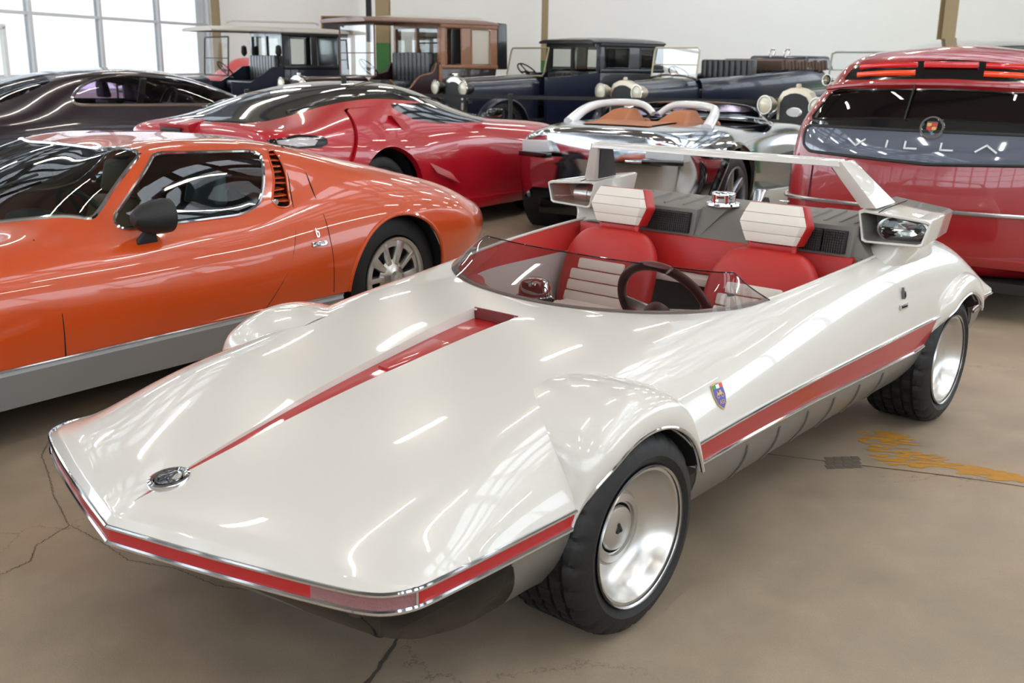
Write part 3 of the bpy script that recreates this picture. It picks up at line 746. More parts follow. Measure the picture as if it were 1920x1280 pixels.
part('cover_centre',hexa([(-1.50,.35,.75),(-1.50,-.10,.75),(-1.86,-.10,.75),(-1.86,.35,.75),(-1.63,.35,.862),(-1.60,-.10,.862),(-1.80,-.10,.876),(-1.80,.35,.876)],.006),M_G2,ec)
part('cover_flank',hexa([(-1.52,.66,.745),(-1.52,.58,.745),(-1.88,.58,.745),(-1.88,.64,.745),(-1.56,.60,.79),(-1.54,.575,.85),(-1.80,.57,.875),(-1.82,.585,.82)],.006),M_G2,ec)
part('cover_crease',hexa([(-1.505,-.03,.757),(-1.505,-.055,.757),(-1.6,-.06,.757),(-1.6,-.04,.757),(-1.585,.045,.866),(-1.555,-.055,.866),(-1.62,-.06,.866),(-1.62,.05,.866)],.004),M_G2,ec)
M_MESH=mat('black_grille_mesh',(20,19,19),.6)
for v0,v1 in ((-.262,-.075),(.395,.475),(.482,.565)):
    g=sub('grille',ec); g.name='grille'
    part('recess',box((-1.502,(v0+v1)/2,.803),(.02,v1-v0,.082),.004,ry=-.19),M_MESH,g)
    bars=[]
    for k in range(int((v1-v0)/.009)): bars.append(box((-1.489,v0+.004+k*.009,.803),(.004,.0022,.078),ry=-.19))
    for k in range(9): bars.append(box((-1.489-.019*((.768+k*.009)-.803),(v0+v1)/2,.768+k*.009),(.004,v1-v0-.004,.002)))
    part('grille_bars',join(*bars),mat('grille_wire',(58,54,52),.5),g,kind='stuff')
for v_ in (-.42,-.33,-.24,-.15,.385,.445,.505,.56): part('cover_groove',hexa([(-1.57,v_+.006,.855),(-1.57,v_-.006,.855),(-1.76,v_-.006,.865),(-1.76,v_+.006,.865),(-1.57,v_+.004,.866),(-1.57,v_-.004,.866),(-1.76,v_-.004,.884),(-1.76,v_+.004,.884)],.002),M_BLACK if False else M_G2,ec)
fc=sub('filler_cap',ec,(-1.62,.0,.872))
part('flange',revolve([(.0,.008),(.066,.008),(.068,.0),(.066,-.004)],36,ax=2),M_CHROME,fc)
pr=[(0,.05),(.040,.050),(.046,.046),(.048,.038),(.046,.03),(.048,.02),(.048,.008)]
part('cap',revolve(pr,48,ax=2),M_CHROME,fc)
part('deck_badge',box((-1.80,.17,.886),(.02,.035,.006),.002),M_CHROME,ec)
# headlamp pods -----------------------------------------------------------
M_PODIN=mat('pod_inner_grey',(120,118,112),.45)
def pod(s_):
    p=sub('headlamp_pod',HERO)
    f=lambda L:[(u,v*s_,w_) for u,v,w_ in L]
    def q(u,i=0.0,di=0.0):
        k=np.interp(u,[-1.86,-1.55],[1,0])
        a=[(u,.574+i+.00*k,.920-i+.020*k),(u,.836-i-.035*k,.903-i+.008*k),(u,.815-i-.03*k,.808+i+.012*k),(u,.596+i,.801+i+.03*k)]
        return np.array(a)
    ring=[]
    for u,i in ((-1.885,.03),(-1.88,.012),(-1.86,0),(-1.70,0),(-1.565,0),(-1.552,.001),(-1.548,.004),(-1.550,.010),(-1.56,.012),(-1.66,.02)):
        c=q(u,i); P=[]
        n=8
        for k in range(4):
            a,b=c[k],c[(k+1)%4]; 
            for t in (.06,.2,.5,.8,.94): P.append(a+(b-a)*t)
        ring.append(np.array(P))
    R=np.array(ring); R[:,:,1]*=s_
    o=grid(R,closed_c=True); V=o[0]; nC=R.shape[1]
    part('housing',(V,o[1][:nC*7]+[tuple(range(nC))]),M_WHITE,p,angle=50)
    part('inner_tray',clean((V,o[1][nC*7:]+[tuple(range(len(V)-nC,len(V)))])),M_PODIN,p,angle=50)
    # lamp
    cy=.727*s_ if s_>0 else -.66
    lm=sub('lamp_unit',p,(-1.60,cy,.855))
    if s_>0:
        part('reflector',move(revolve([(0,-.04),(.03,-.034),(.05,-.01),(.055,.012)],36,ax=0),(0,0,0),s=(1,1.5,.85)),M_CHROME,lm)
        part('lens',move(revolve([(.056,.008),(.055,.018),(.035,.024),(.0,.026)],36,ax=0),(0,0,0),s=(1,1.5,.85)),glass('lamp_lens_glass',(.86,.87,.83),1.6,1.6),lm)
        part('lamp_ring',move(revolve([(.060,-.02),(.062,.012),(.056,.014),(.056,-.02)],36,ax=0),(0,0,0),s=(1,1.5,.85)),M_ALU,lm)
    else:
        part('barrel',move(revolve([(.0,.06),(.036,.058),(.040,.05),(.040,.02),(.043,.018),(.043,-.05),(.0,-.05)],36,ax=1),(-.02,0,-.002)),M_ALU,lm)
    part('cover_glass',(q(-1.556,.012)*np.array([1,s_,1]),[(0,1,2,3)]),M_LENSG,p)
    # seam
    part('seam',tube(np.array([(-1.5475,.652,.915),(-1.60,.652,.9225),(-1.80,.652,.934)])*np.array([1,s_,1]),.0018,n=5),M_GAP,p)
    # neck
    nk=[]
    for z,ua,ub,va,vb in ((.66,-2.14,-1.50,.54,.69),(.72,-2.08,-1.53,.55,.712),(.765,-1.97,-1.58,.57,.738),(.79,-1.92,-1.60,.585,.755),(.812,-1.89,-1.62,.60,.775),(.83,-1.88,-1.66,.61,.775)):
        t=np.arange(28)*2*PI/28; ct,st=np.cos(t),np.sin(t); e=2/2.8
        nk.append(np.c_[(ua+ub)/2+(ub-ua)/2*np.sign(ct)*np.abs(ct)**e,s_*((va+vb)/2+(vb-va)/2*np.sign(st)*np.abs(st)**e),np.full(28,z)])
    part('neck',grid(spl(np.array(nk),3),closed_c=True),M_WHITE,p,angle=80)
    return p
pod(1); pod(-1)
# roll bar ------------------------------------------------------------------
rb=sub('roll_bar',HERO)
part('top_bar',hexa([(-1.452,.533,1.068),(-1.452,-.533,1.068),(-1.505,-.533,1.066),(-1.505,.533,1.066),(-1.457,.527,1.090),(-1.457,-.527,1.090),(-1.51,-.527,1.093),(-1.51,.527,1.093)],.005),M_WHITE,rb)
for s_ in (-1,1):
    f=lambda L:[(u,v*s_,w_) for u,v,w_ in L]
    part('leg',hexa(f([(-1.555,.640,.925),(-1.552,.583,.922),(-1.72,.590,.930),(-1.73,.640,.932),(-1.455,.535,1.090),(-1.455,.500,1.070),(-1.56,.500,1.066),(-1.565,.535,1.088)]),.005),M_WHITE,rb)
    part('leg_inset',hexa(f([(-1.575,.591,.93),(-1.575,.578,.93),(-1.715,.586,.935),(-1.715,.60,.935),(-1.475,.503,1.062),(-1.475,.494,1.062),(-1.555,.494,1.062),(-1.555,.503,1.062)])),mat('dark_grey_panel',(62,62,64),.6),rb,label='dark grey inner face')
# windscreen ------------------------------------------------------------------
vb=np.array([0,.18,.36,.48,.545,.585,.61]); ub=np.array([-.435,-.447,-.502,-.582,-.655,-.73,-.86])
wb=sw(np.c_[ub,vb])+.002
vt=np.array([0,.14,.28,.37,.44,.49,.515]); ut=np.array([-.70,-.705,-.718,-.735,-.750,-.768,-.80]); wt=np.array([.790,.790,.790,.790,.790,.790,.788])
Bc=np.c_[ub,vb,wb];Tc=np.c_[ut,vt,wt]
fb=np.concatenate([(Bc*[1,-1,1])[1:][::-1],Bc]); ft=np.concatenate([(Tc*[1,-1,1])[1:][::-1],Tc])
fb=spl(fb,8); ft=spl(ft,8); s=np.linspace(0,1,9)[None,:,None]
WS=fb[:,None]*(1-s)+ft[:,None]*s
WS[:,:,0]+=np.sin(s[:,:,0]*PI)*.012
part('windscreen',grid(WS),M_TINT,HERO,angle=60)
part('windscreen_edge',tube(resample(np.concatenate([WS[0],ft,WS[-1][::-1]]),.01),.0022,n=6),glass('glass_edge',(.35,.38,.38),1.0),HERO)
#part('windscreen_seal',tube(resample(fb,.01),.003,n=6),M_BLACK,HERO)
part('screen_sticker',place(box((0,0,0),(.022,.010,.0006)),WS[-10,3]+np.array([0.0,.003,.003]),(-.85,.5,0),(-.3,-.2,.3)),M_BLACK,HERO)
# emblem on the nose -------------------------------------------------------
ez=sw([(.84,0)])[0]; em=sub('nose_emblem',HERO,(.840,0,ez+.002),(0,.155,0))
part('outer_ring',revolve([(.036,.004),(.042,.007),(.048,.005),(.050,0),(.050,-.01)],48,ax=2),M_CHROME,em)
part('dish',revolve([(.0,-.002),(.036,.0),(.038,.004)],48,ax=2),M_GLOSSBLACK,em)
part('inner_ring',revolve([(.029,.0),(.0295,.006),(.032,.006),(.033,.0)],48,ax=2),M_CHROME,em)
part('emblem_letter',move(textmesh('A',.060,.003),(-.002,0,.004),rz=PI/2+.12,s=(1.05,1,1)),M_CHROME,em)
#part('emblem_stroke',join(box((0,0,.003),(.006,.05,.004),rz=.25)),M_CHROME,em)
# side badges -------------------------------------------------------------------
def side_frame(u,w_):
    d=(HG[:,:,0]-u)**2+(HG[:,:,2]-w_)**2+ (HG[:,:,1]<.5)*9; k=np.argmin(d); i,j=divmod(k,HG.shape[1]); p=HG[i,j]; a=HG[i+1,j]-HG[i-1,j]; b=HG[i,j+1]-HG[i,j-1]
    n=np.cross(a,b); n/=np.linalg.norm(n); n*=np.sign(n[1]); return p,n
def on_side(m,u,w_,off=.002,rot=0):
    p,n=side_frame(u,w_); p=p+np.array([u-p[0],0,w_-p[2]])*.0; x=np.array([-1,0,0.]); x-=n*(x@n); x/=np.linalg.norm(x); y=np.cross(n,x)
    c,s=math.cos(rot),math.sin(rot); X=c*x+s*y; Y=-s*x+c*y
    v=np.asarray(m[0]); return v[:,:1]*X+v[:,1:2]*Y+v[:,2:]*n+p+n*off,m[1]
sh=[(-.024,.034),(0,.038),(.024,.034),(.026,0),(.018,-.024),(0,-.040),(-.018,-.024),(-.026,0)]
def shp(k,dx=0,dy=0): return [(x*k+dx,y*k+dy) for x,y in sh]
bd=sub('shield_badge',HERO)
M_GOLD=mat('gold_print',(206,160,84),.4); M_BLUE=mat('blue_enamel',(44,56,150),.35); M_GRN=mat('green_enamel',(30,140,70),.4); M_WE=mat('white_enamel',(235,235,230),.4); M_RE=mat('red_enamel',(205,40,45),.4)
BU,BW=-.40,.53
part('shield',on_side(prism(shp(1),0,.0012,ax=2),BU,BW),M_GOLD,bd); part('field',on_side(prism(shp(.9),.0012,.0018,ax=2),BU,BW),M_BLUE,bd)
for i,mm in enumerate((M_GRN,M_WE,M_RE)): part('flag_bar',on_side(box((-.0145+.0145*i,.0265,.0022),(.0145,.011,.0008)),BU,BW),mm,bd)
part('badge_letters',on_side(move(textmesh('ASI',.017,.0004),(0,-.018,.0022)),BU,BW),M_GOLD,bd)
part('carriage_mark',on_side(join(*([move(revolve([(.004,-.0004),(.006,-.0004),(.006,.0004),(.004,.0004)],14,ax=2,close=True),(x,.0,.0022)) for x in (-.009,.010)]+[box((0,.006,.0022),(.022,.006,.0006)),box((.005,.012,.0022),(.008,.006,.0006)),box((-.008,.011,.0022),(.003,.008,.0006),rz=.3)])),BU,BW),M_GOLD,bd)
nb=sub('side_badge',HERO); NU,NW=-1.62,.60
part('letter_mark',on_side(move(textmesh('b',.062,.004),(0,.026,.003),s=(.85,1,1)),NU,NW),mat('badge_metal',(120,120,124),.3,1),nb)
part('plate',on_side(box((0,-.020,.002),(.064,.019,.005),.001),NU,NW),M_CHROME,nb); part('plate_letters',on_side(move(textmesh('bertone',.0145,.0006),(0,-.0195,.0052)),NU,NW),M_BLACK,nb)
# ================================================================ shared builders for the other cars
class Body:
    def __init__(s,ST,m_c=6,m_u=7,sharp=(),sharp_u=(),sm=2):
        G=loft(ST,m_c,m_u,sharp,sharp_u)
        for _ in range(sm):
            H=G.copy(); H[1:-1]=(G[:-2]+2*G[1:-1]+G[2:])/4; G=H
        s.G=G; s.m=grid(G); s.T=G.reshape(-1,3)
        caps=[tuple(range(G.shape[1]))[::-1],tuple((G.shape[0]-1)*G.shape[1]+j for j in range(G.shape[1]))]
        s.m=(s.m[0],s.m[1]+caps); s.lines=[]
    def take(s,fn):
        """remove region fn<0 from the shell, return it"""
        a,s.m,l=cut(s.m,fn); s.lines=l; return a,l
    def side_poly(s,poly,sign=1,r=0.0,lo=.25):
        return s.take(lambda V: np.where(V[:,1]*sign>lo,sdf(poly,V[:,0],V[:,2],r),1.0))
    def plan_poly(s,poly,r=0.0,wmin=0.0):
        return s.take(lambda V: np.where(V[:,2]>wmin,sdf(poly,V[:,0],V[:,1],r),1.0))
    def end_poly(s,poly,umax=None,umin=None,r=0.0):
        def f(V):
            ok=np.ones(len(V),bool)
            if umax is not None: ok&=V[:,0]<umax
            if umin is not None: ok&=V[:,0]>umin
            return np.where(ok,sdf(poly,V[:,1],V[:,2],r),1.0)
        return s.take(f)
    def arch(s,u0,R,wc,lo=.4,k=1.0): return s.take(lambda V: np.where(np.abs(V[:,1])>lo,np.hypot((V[:,0]-u0)*k,V[:,2]-wc)-R,1.0))
    def at(s,u,w,sign=1):
        d=(s.T[:,0]-u)**2+(s.T[:,2]-w)**2+(s.T[:,1]*sign<.05)*9; k=np.argsort(d)[:3]; g=1/(d[k]+1e-6); return (s.T[k]*g[:,None]).sum(0)/g.sum()
    def line(s,pts,sign=1,step=.03,off=.0):
        P=resample(np.array([(u,0,w) for u,w in pts],float),step); Q=np.array([s.at(p[0],p[2],sign) for p in P]); Q[:,0]=P[:,0];Q[:,2]=P[:,2]
        for _ in range(3): Q[1:-1,1]=(Q[:-2,1]+2*Q[1:-1,1]+Q[2:,1])/4
        Q[:,1]+=off*sign; return Q
def wmesh(R,ri,wd,n=48):
    h=wd/2
    return revolve([(ri,-h+.02),(ri+.006,-h),(R-.04,-h-.002),(R-.012,-h+.012),(R,-h+.035),(R,-.03),(R-.007,-.025),(R-.007,.025),(R,.03),(R,h-.035),(R-.012,h-.012),(R-.04,h+.002),(ri+.006,h),(ri,h-.02)],n)
def alloy(ri,kind,n=5):
    ms=[]
    if kind=='spoke':
        ms.append(revolve([(ri,.0),(ri-.004,.004),(ri-.018,.0),(ri-.024,-.03),(ri-.02,-.12)],48)); ms.append(revolve([(0,-.012),(.045,-.014),(.06,-.03),(.06,-.06)],24))
        for k in range(n):
            a=k*2*PI/n; b=hexa([(.04,-.055,-.030),(ri-.02,-.035,-.045),(ri-.02,-.035,.045),(.04,-.055,.030),(.04,-.02,-.022),(ri-.02,-.004,-.030),(ri-.02,-.004,.030),(.04,-.02,.022)],.004); ms.append(move(b,ry=-a))
    elif kind=='wire':
        ms.append(revolve([(ri,.0),(ri-.004,.004),(ri-.02,.0),(ri-.026,-.04)],48)); ms.append(revolve([(0,.02),(.04,.01),(.06,-.03),(.06,-.06)],24))
        for k in range(n):
            a=k*2*PI/n; ms.append(move(box((ri/2+.02,-.03,0),(ri-.05,.028,.032)),ry=-a))
    else:
        # slotted alloy: dished disc with windows and radial fins
        ms.append(revolve([(ri,.0),(ri-.003,.006),(ri-.016,.002),(ri-.022,-.016),(ri-.03,-.018)],64)); ms.append(revolve([(0,.020),(.03,.018),(.036,.0),(.055,-.006),(.075,-.02),(.09,-.03)],36))
        for k in range(10):
            a=k*2*PI/10; ms.append(move(hexa([(.07,-.04,-.02),(ri-.02,-.035,-.034 if k%2 else -.02),(ri-.02,-.035,.034 if k%2 else .02),(.07,-.04,.02),(.07,-.012,-.012),(ri-.02,-.012,-.03 if k%2 else -.012),(ri-.02,-.012,.03 if k%2 else .012),(.07,-.012,.012)],.004),ry=-a))
        ms.append(revolve([(ri-.05,-.013),(ri-.022,-.013),(ri-.022,-.03),(ri-.05,-.03)],48,close=True))
    return join(*ms)
def add_wheel(parent,u,v,side,R,ri,wd,rimmesh,rimmat,tyremesh,back=True):
    o=sub('wheel',parent,(u,v,R),(0,0,0 if side>0 else PI)); t=part('tyre',tyremesh,None,o); t.location=(0,-wd/2,0)
    part('rim',rimmesh,None,o)
    if back: part('brake_disc',revolve([(0,-.07),(ri-.03,-.07),(ri-.01,-.05),(ri,-.02)],32),M_BLACK,o)
    return o
def simple_seat(parent,x,y,z,mt,head=True,ry=0.0):
    s=sub('seat',parent,(x,y,z)); part('backrest',hexa([(-.02,.24,.1),(-.02,-.24,.1),(-.14,-.24,.1),(-.14,.24,.1),(-.18,.20,.62),(-.18,-.20,.62),(-.27,-.20,.62),(-.27,.20,.62)],.04,3),mt,s,angle=60)
    part('cushion',hexa([(.45,.25,.0),(.45,-.25,.0),(-.1,-.25,.0),(-.1,.25,.0),(.45,.24,.16),(.45,-.24,.16),(-.1,-.24,.12),(-.1,.24,.12)],.04,3),mt,s,angle=60)
    if head: part('headrest',hexa([(-.19,.13,.64),(-.19,-.13,.64),(-.27,-.13,.64),(-.27,.13,.64),(-.22,.11,.80),(-.22,-.11,.80),(-.28,-.11,.80),(-.28,.11,.80)],.03,3),mt,s,angle=60)
    return s
def simple_steer(parent,x,y,z,R=.18,ry=-1.15,mt=None):
    s=sub('steering_wheel',parent,(x,y,z),(0,ry,0)); th=np.arange(40)*2*PI/40
    part('grip',tube(np.c_[R*np.cos(th),R*np.sin(th),0*th],.012,True,8),mt or M_BLACK,s)
    part('spokes',join(box((0,0,-.01),(.03,R*2,.008)),box((R/2,0,-.01),(R,.03,.008)),box((0,0,-.02),(.08,.08,.03),.01)),M_BLACK,s); return s
def extr(piece,off):
    V=piece[0].copy(); V[:,1]+=np.sign(V[:,1])*off; return V,piece[1]
# ================================================================ orange coupe
M_ORANGE=mat('orange_metallic_paint',(196,72,20),.3,coat=1.0,flake=.10)
M_GREYP=mat('silver_grey_sill_paint',(158,160,162),.38,.3,coat=.3)
M_GLASSG=glass('green_tinted_glass',(.70,.82,.80),1.2,1.6)
M_GLASSD=glass('dark_glass',(.22,.22,.24),1.3,1.6)
M_GLASSP=glass('purple_glass',(.80,.70,.86),1.0,1.5)
M_CLEAR=glass('clear_glass',(.93,.95,.94),.22,1.45)
MI=thing('coupe','low orange two-door coupe with silver-grey sill and black mirror','car',(-1.237,5.69,0),-2.20)
MST=[
[(-.965,0,.56),(-.965,.25,.56),(-.955,.45,.555),(-.945,.55,.545),(-.93,.60,.52),(-.92,.61,.47),(-.92,.58,.42)],
[(-.93,0,.61),(-.93,.25,.61),(-.92,.48,.605),(-.90,.60,.59),(-.885,.655,.54),(-.875,.665,.47),(-.87,.63,.40)],
[(-.8,0,.655),(-.8,.3,.66),(-.79,.53,.66),(-.77,.65,.64),(-.755,.735,.58),(-.745,.755,.49),(-.74,.72,.37)],
[(-.55,0,.745),(-.55,.3,.75),(-.55,.55,.745),(-.55,.69,.72),(-.55,.795,.64),(-.55,.83,.53),(-.55,.79,.35)],
[(-.3,0,.83),(-.3,.3,.83),(-.3,.56,.815),(-.3,.70,.785),(-.3,.82,.70),(-.3,.865,.57),(-.3,.835,.34)],
[(0,0,.915),(0,.3,.91),(0,.55,.885),(0,.71,.835),(0,.825,.74),(0,.885,.59),(0,.86,.335)],
[(.25,0,.975),(.25,.3,.965),(.25,.545,.935),(.25,.70,.855),(.25,.80,.755),(.25,.875,.58),(.25,.86,.33)],
[(.55,0,1.035),(.55,.3,1.025),(.55,.53,.985),(.55,.69,.83),(.55,.785,.735),(.55,.865,.55),(.55,.858,.328)],
[(.9,0,1.06),(.9,.3,1.05),(.9,.525,1.005),(.9,.715,.755),(.9,.795,.68),(.9,.865,.50),(.9,.855,.325)],
[(1.2,0,1.05),(1.2,.28,1.04),(1.2,.51,1.0),(1.2,.715,.748),(1.2,.80,.67),(1.2,.866,.50),(1.2,.855,.325)],
[(1.5,0,.975),(1.5,.3,.955),(1.5,.55,.90),(1.5,.705,.742),(1.5,.81,.655),(1.5,.868,.50),(1.5,.855,.325)],
[(1.78,0,.86),(1.78,.3,.84),(1.78,.56,.79),(1.78,.70,.738),(1.78,.82,.645),(1.78,.869,.50),(1.78,.855,.325)],
[(2.08,0,.745),(2.08,.3,.74),(2.08,.55,.735),(2.08,.70,.728),(2.08,.83,.635),(2.08,.869,.50),(2.08,.855,.325)],
[(2.5,0,.67),(2.5,.3,.675),(2.5,.52,.71),(2.5,.68,.722),(2.5,.82,.63),(2.5,.870,.49),(2.5,.85,.325)],
[(3.05,0,.565),(3.05,.3,.57),(3.05,.5,.60),(3.05,.66,.595),(3.05,.77,.52),(3.05,.80,.42),(3.05,.78,.325)],
[(3.5,0,.42),(3.46,.25,.42),(3.42,.42,.43),(3.38,.55,.425),(3.33,.63,.39),(3.31,.66,.35),(3.30,.64,.31)],
]
B=Body(MST,7,8)
SW=[(1.58,.738),(1.19,1.008),(.645,.990),(.735,.85),(.80,.775),(.92,.738)]
gp=[]
for sg in (1,-1):
    g,l=B.side_poly(SW,sg,.025,.3); part('side_window',g,M_GLASSG,MI,angle=60)
    part('window_chrome',edge_tube(l,.008,.02),M_CHROME,MI)
WSP=[(2.06,0),(2.03,.2),(1.93,.40),(1.76,.56),(1.60,.655),(1.235,.485),(1.30,.3),(1.33,0),(1.30,-.3),(1.235,-.485),(1.60,-.655),(1.76,-.56),(1.93,-.40),(2.03,-.2)]
g,l=B.plan_poly(WSP,.01,.70); part('windscreen',g,M_GLASSG,MI,angle=60); part('windscreen_chrome',edge_tube(l,.009,.02),M_CHROME,MI)
for sg in (1,-1):
    g,l=B.side_poly([(.615,.985),(.545,1.0),(.585,.88),(.665,.745),(.76,.752),(.66,.87)],sg,.02,.3)
    vent=sub('intake_vent',MI); 
    rec=(g[0].copy(),g[1]); rec[0][:,1]-=sg*.05; part('recess',rec,M_BLACK,vent)
    part('vent_edge',edge_tube(l,.006,.02),M_ORANGE,vent)
    for k in range(9):
        w0=.775+k*.024; a=np.interp(w0,[.75,.85,.99],[.755,.672,.615]); b=np.interp(w0,[.75,.88,1.0],[.668,.588,.548])
        pa=B.at(a,w0,sg);pb=B.at(b,w0,sg); pa[1]-=sg*.008; pb[1]-=sg*.012
        o=np.array([0,-sg*.045,.004])
        part('slat',hexa([pa-[0,0,.003],pb-[0,0,.003],pb-[0,0,.003]+o,pa-[0,0,.003]+o,pa+[0,0,.003],pb+[0,0,.003],pb+[0,0,.003]+o,pa+[0,0,.003]+o]),M_ORANGE,vent)
    q=B.at(.715,.775,sg); part('door_button',revolve([(0,.008),(.012,.008),(.014,0),(.014,-.01)],16,ax=1,c=tuple(q+[0,sg*.004,0])) if sg>0 else revolve([(0,-.008),(.012,-.008),(.014,0),(.014,.01)],16,ax=1,c=tuple(q)),M_CHROME,vent)
for u0 in (0.05,2.62):
    _,l=B.arch(u0,.365,.30,.45); [part('arch_lip',edge_tube([x],.010,.02),M_ORANGE,MI) for x in l if len(x[0])>12]
part('body_shell',B.m,M_ORANGE,MI,angle=50,solid=.006)
SLOPE=MST
for sg in (1,-1):
    L1=B.line([(.46,.325),(2.24,.325)],sg)
    lo=L1.copy(); lo[:,2]=.16; lo[:,1]*=.93; mi=(L1+lo)/2; mi[:,1]+=sg*.008
    part('sill',grid(np.stack([L1+[0,sg*.004,0],L1+[0,sg*.010,-.02],mi,lo],1)),M_GREYP,MI,solid=.01)
    part('sill_chrome',tube(L1+np.array([0,sg*.008,0]),.005,n=6),M_CHROME,MI)
    for nm,pts in (('door_gap',[(1.86,.74),(1.885,.56),(1.878,.325)]),('door_gap',[(.535,1.0),(.58,.87),(.655,.745),(.70,.66),(.78,.50),(.935,.325)]),('engine_lid_gap',[(.455,.995),(.47,.88),(.51,.78),(.525,.60),(.52,.45),(.515,.34)])):
        part(nm,tube(B.line(pts,sg,off=-.001),.0035 if nm!='door_gap' or pts[0][0]>1 else .0025,n=6),M_GAP,MI)
    part('roof_gap',tube(B.line([(1.5,.745),(1.3,.752),(1.0,.75)],sg,off=.0),.002,n=5),M_GAP,MI)
TM=me('tyre',wmesh(.325,.215,.20),M_TYRE,30); RM=me('rim',alloy(.212,'slot'),M_RIM,25)
for u0 in (.02,2.6):
    for sg in (1,-1): add_wheel(MI,u0,sg*.80,sg,.325,.212,.20,RM,None,TM)
for u0 in (.05,2.62):
    for sg in (1,-1): part('wheel_well',move(revolve([(.37,-.18),(.37,.14),(.02,.14)] if sg<0 else [(.37,.18),(.37,-.14),(.02,-.14)],28),(u0,sg*.66,.30)),M_BLACK,MI)
part('underbody',box((1.2,0,.20),(4.0,1.3,.08),.02),M_BLACK,MI)
part('interior_floor',box((1.3,0,.26),(1.5,1.2,.03)),M_DARKINT,MI); part('bulkhead',box((.66,0,.50),(.04,1.2,.4),.02,ry=.1),mat('brown_bulkhead',(96,78,56),.7),MI)
part('dashboard',hexa([(1.95,.62,.55),(1.95,-.62,.55),(1.55,-.62,.50),(1.55,.62,.50),(1.92,.62,.72),(1.92,-.62,.72),(1.62,-.60,.71),(1.62,.60,.71)],.05,4),mat('grey_dashboard',(70,78,78),.5),MI)
part('instrument_pod',hexa([(1.75,.52,.70),(1.75,.22,.70),(1.58,.22,.68),(1.58,.52,.68),(1.73,.50,.79),(1.73,.24,.79),(1.60,.24,.80),(1.60,.50,.80)],.03,3),mat('grey_dashboard',(70,78,78),.5),MI)
simple_steer(MI,1.42,.36,.70,.19,-1.1)
MTAN=mat('tan_seat_leather',(150,112,70),.6)
simple_seat(MI,1.05,.34,.10,mat('grey_green_seat',(84,92,90),.6)); simple_seat(MI,1.05,-.34,.10,MTAN)
part('inner_roof_bar',tube(np.array([(.95,.60,.66),(1.3,.63,.71),(1.62,.62,.72)]),.02),M_GREYP,MI)
# mirror
mr=sub('door_mirror',MI,(1.42,.80,.79))
pr=np.array([(0,-.10),(.025,-.095),(.052,-.06),(.066,-.01),(.070,.04),(.068,.07),(.060,.072),(.0,.065)])
part('shell',move(revolve([(r,a) for r,a in pr],28,ax=0),(0,0,0),s=(-1,.85,1.0)),M_BLACK,mr)
part('stalk',hexa([(-.03,-.02,-.115),(-.03,-.06,-.115),(.08,-.06,-.115),(.08,-.02,-.115),(-.01,-.01,-.05),(-.01,-.03,-.05),(.03,-.03,-.05),(.03,-.01,-.05)],.008),M_BLACK,mr)
part('wiper_arm',tube(np.array([(1.98,.1,.76),(1.78,.22,.87),(1.60,.30,.935)]),.006),M_BLACK,MI)
def ofr(Bd,m,u,w_,sg=1,off=.003,rot=0):
    p=Bd.at(u,w_,sg); a=Bd.at(u+.03,w_,sg)-Bd.at(u-.03,w_,sg); b=Bd.at(u,w_+.03,sg)-Bd.at(u,w_-.03,sg); n=np.cross(a,b); n/=np.linalg.norm(n); n*=np.sign(n[1])*sg
    x=np.array([-sg*1.,0,0]); x-=n*(x@n); x/=np.linalg.norm(x); y=np.cross(n,x); v=np.asarray(m[0]); return v[:,:1]*x+v[:,1:2]*y+v[:,2:]*n+p+n*off,m[1]
sb=sub('side_badge',MI)
part('letter_mark',ofr(B,move(textmesh('b',.065,.002),(0,.028,.003),s=(.7,1,1)),.60,.60),M_CHROME,sb)
part('plate',ofr(B,box((0,-.022,.002),(.085,.022,.004),.001),.60,.60),M_CHROME,sb); part('plate_letters',ofr(B,move(textmesh('bertone',.019,.0006),(0,-.0215,.0045)),.60,.60),M_BLACK,sb)
# ================================================================ light blue car behind the orange one (only its top shows)
M_LBLUE=mat('light_blue_paint',(96,160,190),.3,coat=1.0)
LB=thing('small_car','light blue car glimpsed at the left edge behind the orange coupe','car',(-3.81,5.53,0),-2.2)
B=Body([[(-1.7,0,.55),(-1.7,.3,.55),(-1.68,.5,.53),(-1.65,.6,.45),(-1.65,.6,.3)],[(-1.5,0,.72),(-1.5,.35,.71),(-1.5,.6,.68),(-1.5,.7,.55),(-1.5,.68,.25)],[(-.9,0,.86),(-.9,.35,.85),(-.9,.62,.80),(-.9,.76,.6),(-.9,.72,.22)],
[(-.4,0,1.10),(-.4,.35,1.08),(-.4,.60,.84),(-.4,.78,.6),(-.4,.74,.2)],[(0,0,1.16),(0,.4,1.13),(0,.64,.84),(0,.8,.6),(0,.75,.2)],[(.4,0,1.10),(.4,.38,1.06),(.4,.64,.84),(.4,.8,.6),(.4,.75,.2)],
[(.85,0,.90),(.85,.38,.88),(.85,.64,.82),(.85,.8,.6),(.85,.74,.2)],[(1.4,0,.80),(1.4,.35,.80),(1.4,.62,.77),(1.4,.77,.55),(1.4,.72,.2)],[(2.0,0,.62),(2.0,.35,.62),(1.97,.55,.58),(1.95,.68,.45),(1.95,.66,.22)]],5,6)
g,l=B.plan_poly([(.92,0),(.85,.45),(.72,.58),(.32,.44),(.36,0),(.32,-.44),(.72,-.58),(.85,-.45)],.02,.7); part('windscreen',g,M_GLASSG,LB); part('windscreen_chrome',edge_tube(l,.012),M_CHROME,LB)
g,l=B.plan_poly([(-.40,.46),(-.40,-.46),(-.86,-.58),(-.86,.58)],.02,.7); part('rear_window',g,M_GLASSG,LB); part('rear_window_chrome',edge_tube(l,.012),M_CHROME,LB)
for sg in (1,-1):
    g,l=B.side_poly([(.66,.86),(.30,1.05),(-.30,1.05),(-.45,.87)],sg,.03,.25); part('side_window',g,M_GLASSG,LB); part('window_chrome',edge_tube(l,.008),M_CHROME,LB)
